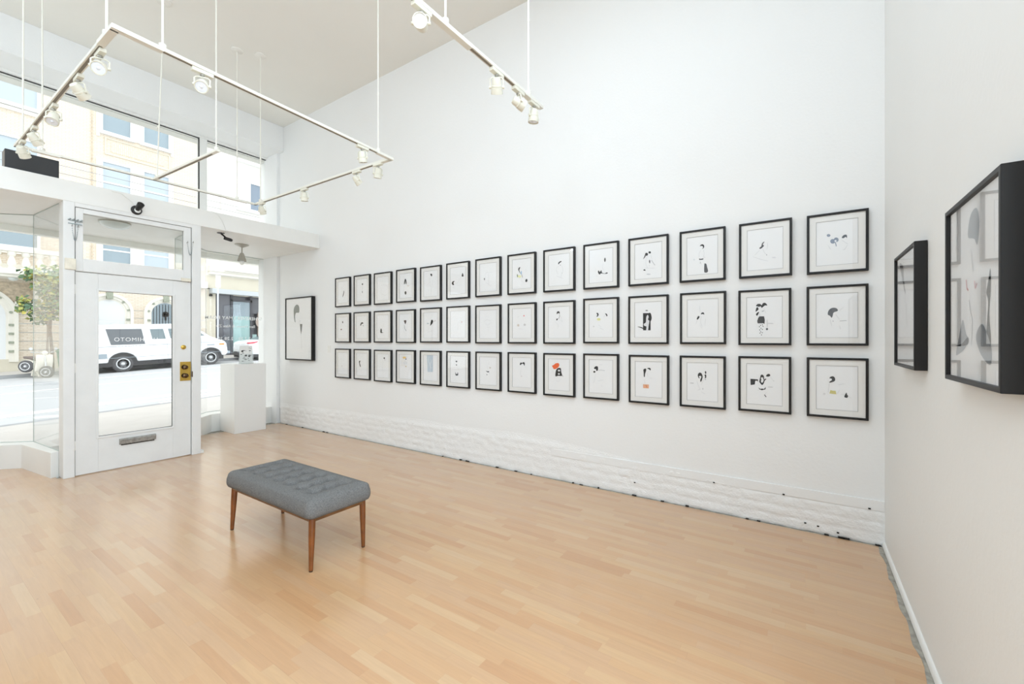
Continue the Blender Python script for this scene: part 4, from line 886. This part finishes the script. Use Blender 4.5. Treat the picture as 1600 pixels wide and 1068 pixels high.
for (z0, z1) in ((11.75, 13.6), (8.25, 10.24), (5.55, 6.9)):
    sash(bl, 1.7, 4.12, z0, z1, 'pane_shade' if z0 > 6 else 'pane_blue', meet=z0 < 6)
    sash(bl, -1.6, 1.2, z0, z1, 'pane_shade')
    wall_part('sill_band', 'stone_trim', -2, 4.4, z0-.35, z0-.2, FY-.12, FY+.1)
MB().cyl((5.89, FY-.06, 4.5), (5.89, FY-.06, 15), .02, n=8).build('downpipe', 'carved_panel', bl)
# arched windows and the arched doorway
def arch(parent, cx_, zc, ro, ri, zb, pane, medal=True):
    n = 28; m = MB()
    for lv, (a1, a2, yf) in enumerate(((ro, ro-.13, FY-.14), (ro-.13, ri+.08, FY-.08), (ri+.08, ri, FY-.04))):
        vs = []; fs = []
        P = [(math.cos(math.pi*i/n), math.sin(math.pi*i/n)) for i in range(n+1)]
        o_ = [(cx_+a1, zb)] + [(cx_+a1*c, zc+a1*s) for c, s in P] + [(cx_-a1, zb)]
        i_ = [(cx_+a2, zb)] + [(cx_+a2*c, zc+a2*s) for c, s in P] + [(cx_-a2, zb)]
        K = len(o_)
        for yy in (yf, FY+.1):
            vs += [(x, yy, z) for x, z in o_] + [(x, yy, z) for x, z in i_]
        for q in range(K-1):
            fs += [(q, q+1, K+q+1, K+q), (2*K+q, 2*K+q+1, 3*K+q+1, 3*K+q), (q, q+1, 2*K+q+1, 2*K+q), (K+q, K+q+1, 3*K+q+1, 3*K+q)]
        m.add(vs, fs)
    o = m.build('arch_surround', 'stone_trim', parent)
    P = [(cx_+ri*math.cos(math.pi*i/n), zc+ri*math.sin(math.pi*i/n)) for i in range(n+1)]
    MB().prism([(cx_+ri, zb)] + P + [(cx_-ri, zb)], FY-.03, FY+.05).build('pane', pane, o)
    if medal:
        rm = (ro-.13+ri+.08)/2; m = MB()
        for dg in (10, 45, 135, 170): 
            c, s = math.cos(R(dg)), math.sin(R(dg)); m.cyl((cx_+rm*c, FY-.07, zc+rm*s), (cx_+rm*c, FY-.12, zc+rm*s), .055, n=10)
        m.box(cx_-.12, cx_+.12, FY-.22, FY-.05, zc+ri+.05, zc+ro+.04)
        zz = zc - .35
        while zz > zb + .2: 
            for s in (-1, 1): m.box(cx_+s*rm-.08, cx_+s*rm+.08, FY-.13, FY-.05, zz-.05, zz+.05)
            zz -= .38
        m.build('medallion', 'medallion', o)
    return o
arch(bl, 6.51, 2.83, .93, .60, 1.0, 'curtain')
g = arch(bl, 8.79, 2.83, .93, .60, 1.0, 'pane_blue')
m = MB()
for i in range(9):
    x = 8.27 + i*.13; m.cyl((x, FY-.07, 1.2), (x, FY-.07, 2.9 + .45*math.sqrt(max(0, 1-((x-8.79)/.6)**2))), .012, n=6)
for r_ in (.08, .15): m.lathe([(-.01, r_), (.01, r_)], (8.79, FY-.08, 2.82), (0, 1, 0), 16)
m.cyl((8.79, FY-.08, 2.5), (8.79, FY-.08, 3.35), .035, .005, n=8)
m.build('iron_grille', 'gap_dark', g)
arch(bl, 2.2, 2.45, 1.34, .98, .5, 'curtain')
wall_part('carved_panel', 'carved_panel', .6, 4.0, 3.0, 3.95, FY-.03, FY)
wall_part('impost', 'stone_trim', 3.42, 4.15, 2.92, 3.12, FY-.16)
wall_part('bracket', 'stone_trim', 3.98, 4.3, 3.05, 4.1, FY-.4)
wall_part('balcony_slab', 'stone_trim', -3, 4.78, 4.08, 4.42, 27.25, FY)
wall_part('balcony_moulding', 'stone_trim', -3, 4.86, 4.20, 4.30, 27.16, FY)
for q in (4.66,): wall_part('balcony_post', 'stone_trim', q, q+.16, 4.42, 5.2, 27.28, 27.5)
wall_part('balcony_rail', 'stone_trim', -3, 4.82, 5.14, 5.34, 27.22, 27.55, bevel=.02)
b0 = None
for i in range(19):
    x = 4.42 - i*.40
    if b0 is None:
        b0 = MB().lathe([(0, .13), (.06, .13), (.10, .09), (.22, .145), (.40, .10), (.52, .07), (.58, .12), (.74, .135)], (x, 27.39, 4.41), (0, 0, 1), 12).build('baluster', 'stone_trim', bl, smooth=True); x00 = x
    else:
        c = b0.copy(); col.objects.link(c); c.parent = bl; c.location = (x - x00, 0, 0)
o = MB().lathe([(0, .16), (.03, .16), (.10, .12), (.14, 0)], (3.3, 27.7, 4.08), (0, 0, -1), 16).build('porch_light', 'dome_glass', bl, smooth=True)

# plain stucco building with the dark shop front
b2 = thing('shop_building', 'off-white stucco building with a dark shopfront across the street', 'building', (14, FY, 0))
def p2(name, mt, x0, x1, y0, y1, z0, z1, **k): return MB().box(x0, x1, y0, y1, z0, z1).build(name, mt, b2, **k)
p2('upper_wall', 'stucco_white', 10.7, 26, FY, FY+5, 5.2, 15.5); p2('bay_wall', 'stucco_white', 11.45, 26, FY-.12, FY, 5.7, 15.5)
p2('fascia_wall', 'stucco_cream', 10.7, 26, FY, FY+5, 4.4, 5.2); p2('left_pier', 'stucco_cream', 10.72, 11.2, FY, FY+5, -1, 4.45)
p2('cornice', 'stone_trim', 10.78, 26, FY-.35, FY, 5.42, 5.72); p2('cornice', 'stone_trim', 11.5, 26, FY-.55, FY, 5.50, 5.80); p2('cornice', 'stone_trim', 10.82, 26, FY-.25, FY, 5.25, 5.42)
p2('canopy', 'awning_grey', 10.86, 26, FY-.45, FY, 4.14, 4.42, bevel=.02)
def sash2(x0, x1, z0, z1):
    f = MB().ring(x0-.1, x1+.1, z0-.1, z1+.1, .11, FY-.24, FY-.1); f.box(x0-.2, x1+.2, FY-.32, FY-.12, z0-.2, z0-.08)
    f = f.build('window', 'sash_white', b2)
    MB().box(x0, x1, FY-.18, FY-.14, z0, z1).build('pane', 'pane_dark', f)
    m = MB()
    for s, e_ in ((x0, x0 + (x1-x0)*.36), (x1 - (x1-x0)*.22, x1)):
        n = 9
        for i in range(n):
            a_ = s + (e_-s)*i/n; m.cyl((a_+.04, FY-.2, z0+.02), (a_+.04, FY-.2, z1-.02), .045, n=8)
    m.build('curtain', 'curtain', f)
for x in (12.42, 16.2, 20): 
    for z in (9.5, 12.45, 6.35): sash2(x, x+1.68, z, z+1.6)
p2('shop_floor', 'sidewalk', 11.2, 26, FY-.02, FY+4, -.6, .55)
p2('shop_glass', 'shop_dark', 11.2, 12.05, FY+.1, FY+.2, .55, 4.15); p2('shop_glass', 'shop_dark', 13.2, 14.0, FY+.6, FY+.7, .55, 4.15)
p2('shop_glass', 'shop_brown', 13.7, 26, FY+.3, FY+.4, .55, 3.2); p2('shop_glass', 'shop_dark', 12.0, 26, FY+.35, FY+.45, 3.1, 4.15)
for x in (11.22, 12.02, 13.12): p2('shop_frame', 'shop_frame', x, x+.12, FY+.02, FY+.3, .5, 4.15)
p2('shop_frame', 'shop_frame', 12.02, 13.24, FY+.02, FY+.3, 3.78, 3.9)
dr = p2('glass_door', 'shop_teal', 12.14, 13.12, FY+.08, FY+.12, .55, 2.9); p2('door_transom', 'pane_blue', 12.14, 13.12, FY+.08, FY+.12, 2.9, 3.78)
p2('notice', 'sign_white', 14.0, 14.22, FY+.25, FY+.29, 1.9, 2.35); p2('notice', 'shop_teal', 13.3, 13.6, FY+.25, FY+.29, 1.4, 1.8)
m = MB()
for r_ in (.45,):
    m.lathe([(-.005, r_), (.005, r_)], (14.0, FY+.27, 2.6), (0, 1, 0), 28)
m.build('round_sign', 'shop_brown', b2)
p2('alarm_lamp', 'gap_dark', 10.86, 10.98, FY-.14, FY, 3.98, 4.1)

# street sign pole
t = thing('sign_pole', 'pale metal pole with a small white sign in front of the shopfront', 'sign', (10.3, 25.95, gz(10.3, 25.95)+.14))
MB().cyl((10.3, 25.95, gz(10.3, 26)+.1), (10.3, 25.95, 4.5), .04, n=12).build('pole', 'pole_white', t, smooth=True)
MB().box(10.18, 10.42, 25.90, 25.93, 4.25, 4.9).build('sign', 'sign_white', t, bevel=.01)

# overhead wires
for i, (z, lab) in enumerate(((5.99, 'uppermost'), (5.79, 'middle'), (5.60, 'lowest'))):
    pts = [(-30 + 70*k/14, 16, z + .12*((k-7)/7)**2) for k in range(15)]
    o = MB().tube(pts, .008, 5).build('overhead_wire', 'wire_grey', None, smooth=True)
    tag(o, 'thin overhead street wire, %s of the three seen in the high window' % lab, 'wire', 'overhead street wires')

# ------------------------------------------------------------------ vehicles
def wheel(parent, x, y, z, r, w_, side=-1, white=False, name='wheel'):
    """axis along y, outer face at y"""
    o = MB().lathe([(.036, r*.60), (0, r*.66), (.0, r*.80), (.02, r*.93), (.05, r), (w_-.05, r), (w_, r*.9), (w_, r*.6)], (x, y, z), (0, -side, 0), 28).build(name, 'tyre', parent, smooth=True, local=True)
    MB().lathe([(-.004, r*.66), (-.004, r*.55), (.03, r*.53), (.03, r*.6)], (x, y, z), (0, -side, 0), 24, cap=False).build('rim', 'rim_chrome', o, smooth=True, local=True)
    MB().lathe([(.03, r*.55), (.04, r*.40), (.02, r*.28), (.015, 0)], (x, y, z), (0, -side, 0), 24).build('wheel_disc', 'rim_dark', o, smooth=True, local=True)
    MB().lathe([(.016, r*.22), (-.01, r*.16), (-.014, 0)], (x, y, z), (0, -side, 0), 12).build('hub', 'rim_chrome', o, smooth=True, local=True)
    m = MB()
    for k in range(8):
        a_ = 2*math.pi*k/8; m.cyl((x + math.cos(a_)*r*.42, y + .045*-side*.5, z + math.sin(a_)*r*.42), (x + math.cos(a_)*r*.42, y + .06*-side, z + math.sin(a_)*r*.42), r*.07, n=8)
    m.build('rim_hole', 'car_black', o, local=True)
    return o
def arch_profile(base, wheels, zb, ra):
    """bottom edge going from +x to -x with half-round cut-outs"""
    out = []
    for wx in sorted(wheels, reverse=True):
        n = 12; out += [(wx + ra*math.cos(math.pi*i/n), max(zb, zb + 0) + ra*math.sin(math.pi*i/n)*1.0) for i in range(n+1)]
    return out
sl_ = math.atan(.05)
van = thing('van', 'long white passenger van parked across the street', 'van', (5.9, 23.7, gz(5.9, 23.9)), rot=(0, -sl_, 0))
prof = [(-1.2, .42), (-1.2, 1.0), (-1.16, 1.55), (-1.1, 1.93), (-1.0, 2.0), (2.25, 2.0), (2.45, 1.96), (2.72, 1.78), (3.28, 1.36), (3.85, 1.12), (3.95, 1.0), (3.99, .55), (3.9, .42)]
lower = [(3.25+.47*math.cos(math.pi*i/12), .42+.40*math.sin(math.pi*i/12)) for i in range(13)] + [(.47*math.cos(math.pi*i/12), .42+.40*math.sin(math.pi*i/12)) for i in range(13)]
MB().prism(prof + lower, 0, 1.95).build('body', 'car_white', van, bevel=.05, local=True, seg=3)
MB().box(-1.1, 3.8, .06, 1.9, .25, .8).build('underbody', 'car_black', van, local=True)
MB().box(-1.0, 3.7, -.004, 0, 1.075, 1.095).box(-1.0, 3.9, -.004, 0, .60, .615).box(-1.0, 2.6, -.004, 0, 1.90, 1.91).build('body_trim', 'car_trim', van, local=True)
MB().box(-1.0, -.5, -.003, .0, .615, .80).build('lower_panel', 'car_trim', van, local=True)
def vwin(p, name='side_window', mt='tinted_glass'):
    MB().prism(p, -.012, .02).build(name, mt, van, local=True, bevel=.006)
vwin([(-.50, 1.82), (.66, 1.80), (.76, 1.14), (-.36, 1.16)]); vwin([(.95, 1.78), (1.42, 1.78), (1.50, 1.34), (1.02, 1.34)], mt='car_glass'); vwin([(1.60, 1.78), (2.08, 1.78), (2.12, 1.34), (1.68, 1.34)], mt='car_glass')
vwin([(2.30, 1.80), (2.58, 1.76), (3.02, 1.42), (2.34, 1.36)], mt='car_glass')
MB().prism([(2.70, 1.74), (2.76, 1.76), (3.27, 1.40), (3.22, 1.38)], .12, 1.83).build('windshield', 'car_glass', van, local=True)
MB().box(1.535, 1.545, -.003, 0, .45, 1.85).box(2.20, 2.21, -.003, 0, .45, 1.85).box(2.86, 2.87, -.003, 0, .62, 1.3).build('door_seam', 'car_trim', van, local=True)
MB().box(3.62, 3.84, -.012, .02, .93, 1.0).build('marker_light', 'amber', van, local=True, bevel=.004); MB().box(3.1, 3.42, -.01, .01, .93, .98).build('badge', 'car_trim', van, local=True)
MB().box(3.86, 4.10, .02, 1.93, .48, .62).build('front_bumper', 'car_trim', van, local=True, bevel=.02); MB().box(-1.34, -1.16, .02, 1.93, .45, .6).build('rear_bumper', 'car_trim', van, local=True, bevel=.02)
MB().box(2.62, 2.78, -.16, -.04, 1.28, 1.46).build('mirror', 'car_white', van, local=True, bevel=.02)
for wx in (0, 3.25):
    wheel(van, wx, .03, .35, .355, .24); wheel(van, wx, 1.92, .35, .355, .24, side=1)
car = thing('car', 'white sedan parked ahead of the van, only its tail visible', 'car', (11.9, 23.75, gz(11.9, 24)), rot=(0, -sl_, 0))
prof = [(-.98, .35), (-1.02, .62), (-.98, .95), (-.80, 1.03), (-.25, 1.08), (.75, 1.42), (1.2, 1.46), (2.0, 1.42), (2.75, 1.02), (3.6, .85), (3.75, .6), (3.7, .3)]
lower = [(2.72+.36*math.cos(math.pi*i/12), .3+.36*math.sin(math.pi*i/12)) for i in range(13)] + [(.0+.36*math.cos(math.pi*i/12), .3+.36*math.sin(math.pi*i/12)) for i in range(13)]
MB().prism(prof + lower, 0, 1.8).build('body', 'car_white', car, bevel=.07, local=True, seg=3)
MB().prism([(-.12, 1.09), (.78, 1.38), (1.2, 1.41), (1.9, 1.38), (2.5, 1.06)], -.008, .02).build('side_window', 'car_glass', car, local=True)
MB().prism([(-.22, 1.10), (.72, 1.43), (.76, 1.40), (-.16, 1.06)], .15, 1.65).build('rear_window', 'tinted_glass', car, local=True)
MB().prism([(-1.0, .90), (-.98, .97), (-.52, 1.01), (-.60, .95), (-.78, .90)], -.012, .25).build('tail_light', 'tail_red', car, local=True, bevel=.01)
MB().box(-1.0, 3.6, .05, 1.75, .18, .6).build('underbody', 'car_black', car, local=True); MB().box(-1.08, -.95, .04, 1.76, .3, .46).build('rear_bumper', 'car_black', car, local=True, bevel=.02)
for wx in (0, 2.72): wheel(car, wx, .02, .31, .31, .2); wheel(car, wx, 1.78, .31, .31, .2, side=1)

# scooter, nose towards the room and to the right
sc_ = thing('scooter', 'cream motor scooter with a clear windshield parked at the far curb', 'scooter', (3.6, 24.85, gz(3.6, 24.85)), rot=(0, 0, R(-77)))
def sp(name, mt, mb, **k): return mb.build(name, mt, sc_, local=True, **k)
fw_ = wheel(sc_, 0, -.06, 0, .235, .12, name='front_wheel'); fw_.location = (.62, 0, .23); fw_.rotation_euler = (0, 0, R(38)); wheel(sc_, -.62, -.06, .23, .235, .12, name='rear_wheel')
sp('front_fender', 'scooter_cream', MB().prism([(.30*math.cos(R(a_)), .01+.30*math.sin(R(a_))) for a_ in range(5, 176, 15)] + [(.20*math.cos(R(a_)), .03+.20*math.sin(R(a_))) for a_ in range(175, 4, -15)], -.10, .10), bevel=.02)
ff_ = sc_.children[-1]; ff_.location = (.62, 0, .23); ff_.rotation_euler = (0, 0, R(38))
sp('leg_shield', 'scooter_cream', MB().prism([(.30, .26), (.40, .26), (.52, .62), (.50, .90), (.44, .90), (.42, .62)], -.24, .24), bevel=.04)
sp('floorboard', 'scooter_cream', MB().box(-.25, .38, -.16, .16, .24, .30), bevel=.02)
sp('rear_body', 'scooter_cream', MB().lathe([(-.85, .05), (-.78, .17), (-.55, .23), (-.30, .21), (-.12, .10)], (0, 0, .50), (1, 0, 0), 18), smooth=True)
sp('side_cowl', 'scooter_cream', MB().lathe([(-.82, .04), (-.70, .16), (-.50, .19), (-.32, .12), (-.26, .03)], (0, -.14, .38), (1, 0, 0), 16).lathe([(-.82, .04), (-.70, .16), (-.50, .19), (-.32, .12), (-.26, .03)], (0, .14, .38), (1, 0, 0), 16), smooth=True)
sp('seat', 'seat_brown', MB().prism([(-.80, .72), (-.10, .70), (-.12, .78), (-.45, .82), (-.82, .82)], -.12, .12), bevel=.03)
sp('headset', 'scooter_cream', MB().lathe([(-.06, .05), (.0, .09), (.08, .08), (.10, .02)], (.44, 0, .97), (1, 0, 0), 14), smooth=True)
sp('handlebar', 'rim_chrome', MB().tube([(.34, -.34, 1.0), (.42, -.12, .98), (.42, .12, .98), (.34, .34, 1.0)], .018, 8), smooth=True)
sp('mirror', 'rim_chrome', MB().tube([(.40, -.2, .99), (.40, -.34, 1.1)], .007, 6).lathe([(0, .055), (.015, .05)], (.40, -.36, 1.13), (1, 0, 0), 12).tube([(.40, .2, .99), (.40, .34, 1.1)], .007, 6).lathe([(0, .055), (.015, .05)], (.40, .36, 1.13), (1, 0, 0), 12), smooth=True)
sp('windshield', 'acrylic', MB().prism([(-.2, 1.0), (.2, 1.0), (.26, 1.2), (.24, 1.5), (.14, 1.62), (-.14, 1.62), (-.24, 1.5), (-.26, 1.2)], .50, .505, 'yz'), bevel=0)
sp('fork', 'rim_chrome', MB().cyl((.48, 0, .9), (.60, 0, .25), .03), smooth=True)

# tree, waste bin
t = thing('street_tree', 'small leafy street tree beside the scooter', 'tree', (4.25, 26.3, gz(4.2, 26.3)+.14))
m = MB().tube([(4.25, 26.3, -.1), (4.22, 26.3, .9), (4.15, 26.3, 1.9), (4.2, 26.3, 2.7)], .05, 8)
m.tube([(4.15, 26.3, 1.9), (3.9, 26.2, 2.5), (3.6, 26.2, 3.1)], .03, 6).tube([(4.2, 26.3, 2.5), (4.35, 26.3, 3.3), (4.3, 26.4, 4.2)], .03, 6).tube([(3.9, 26.2, 2.5), (3.5, 26.1, 2.75)], .02, 6)
m.build('trunk', 'bark', t, smooth=True)
m = MB(); rl = random.Random(11)
for (cx_, cy_, cz_, rx, rz_, n) in ((4.2, 26.3, 3.9, .65, .75, 520), (4.3, 26.4, 2.9, .6, .6, 430), (3.6, 26.2, 4.1, .35, .3, 120), (3.45, 26.1, 2.85, .36, .34, 150), (4.7, 26.4, 3.5, .5, .9, 330), (3.85, 26.2, 2.35, .3, .3, 90)):
    for _ in range(int(n*.75)):
        d = Vector((rl.gauss(0, 1), rl.gauss(0, 1), rl.gauss(0, 1))).normalized()*rl.random()**.4
        p = Vector((cx_+d.x*rx, cy_+d.y*rx, cz_+d.z*rz_))
        a_ = Vector((rl.gauss(0, 1), rl.gauss(0, 1), rl.gauss(-.4, .6))).normalized(); b_ = a_.orthogonal().normalized(); L_ = rl.uniform(.13, .24); Wd = L_*.42
        nr = a_.cross(b_)*L_*.1
        m.add([p, p+a_*L_*.5+b_*Wd+nr, p+a_*L_, p+a_*L_*.5-b_*Wd+nr], [(0, 1, 2, 3)])
fo = m.build('foliage', 'leaves', t)
MB().cyl((4.02, 26.1, -.1), (4.08, 26.1, 2.6), .035).build('stake', 'bark', t)
t = thing('waste_bin', 'green street bin at the far curb right of the scooter', 'bin', (4.75, 25.95, gz(4.7, 26)+.14))
MB().prism([(4.42, .1), (5.05, .1), (5.12, .95), (4.32, .95)], 25.75, 26.25).build('body', 'bin_green', t, bevel=.03)
MB().prism([(4.28, .95), (5.16, .95), (5.1, 1.08), (4.4, 1.08)], 25.7, 26.3).build('lid', 'bin_green', t, bevel=.03)
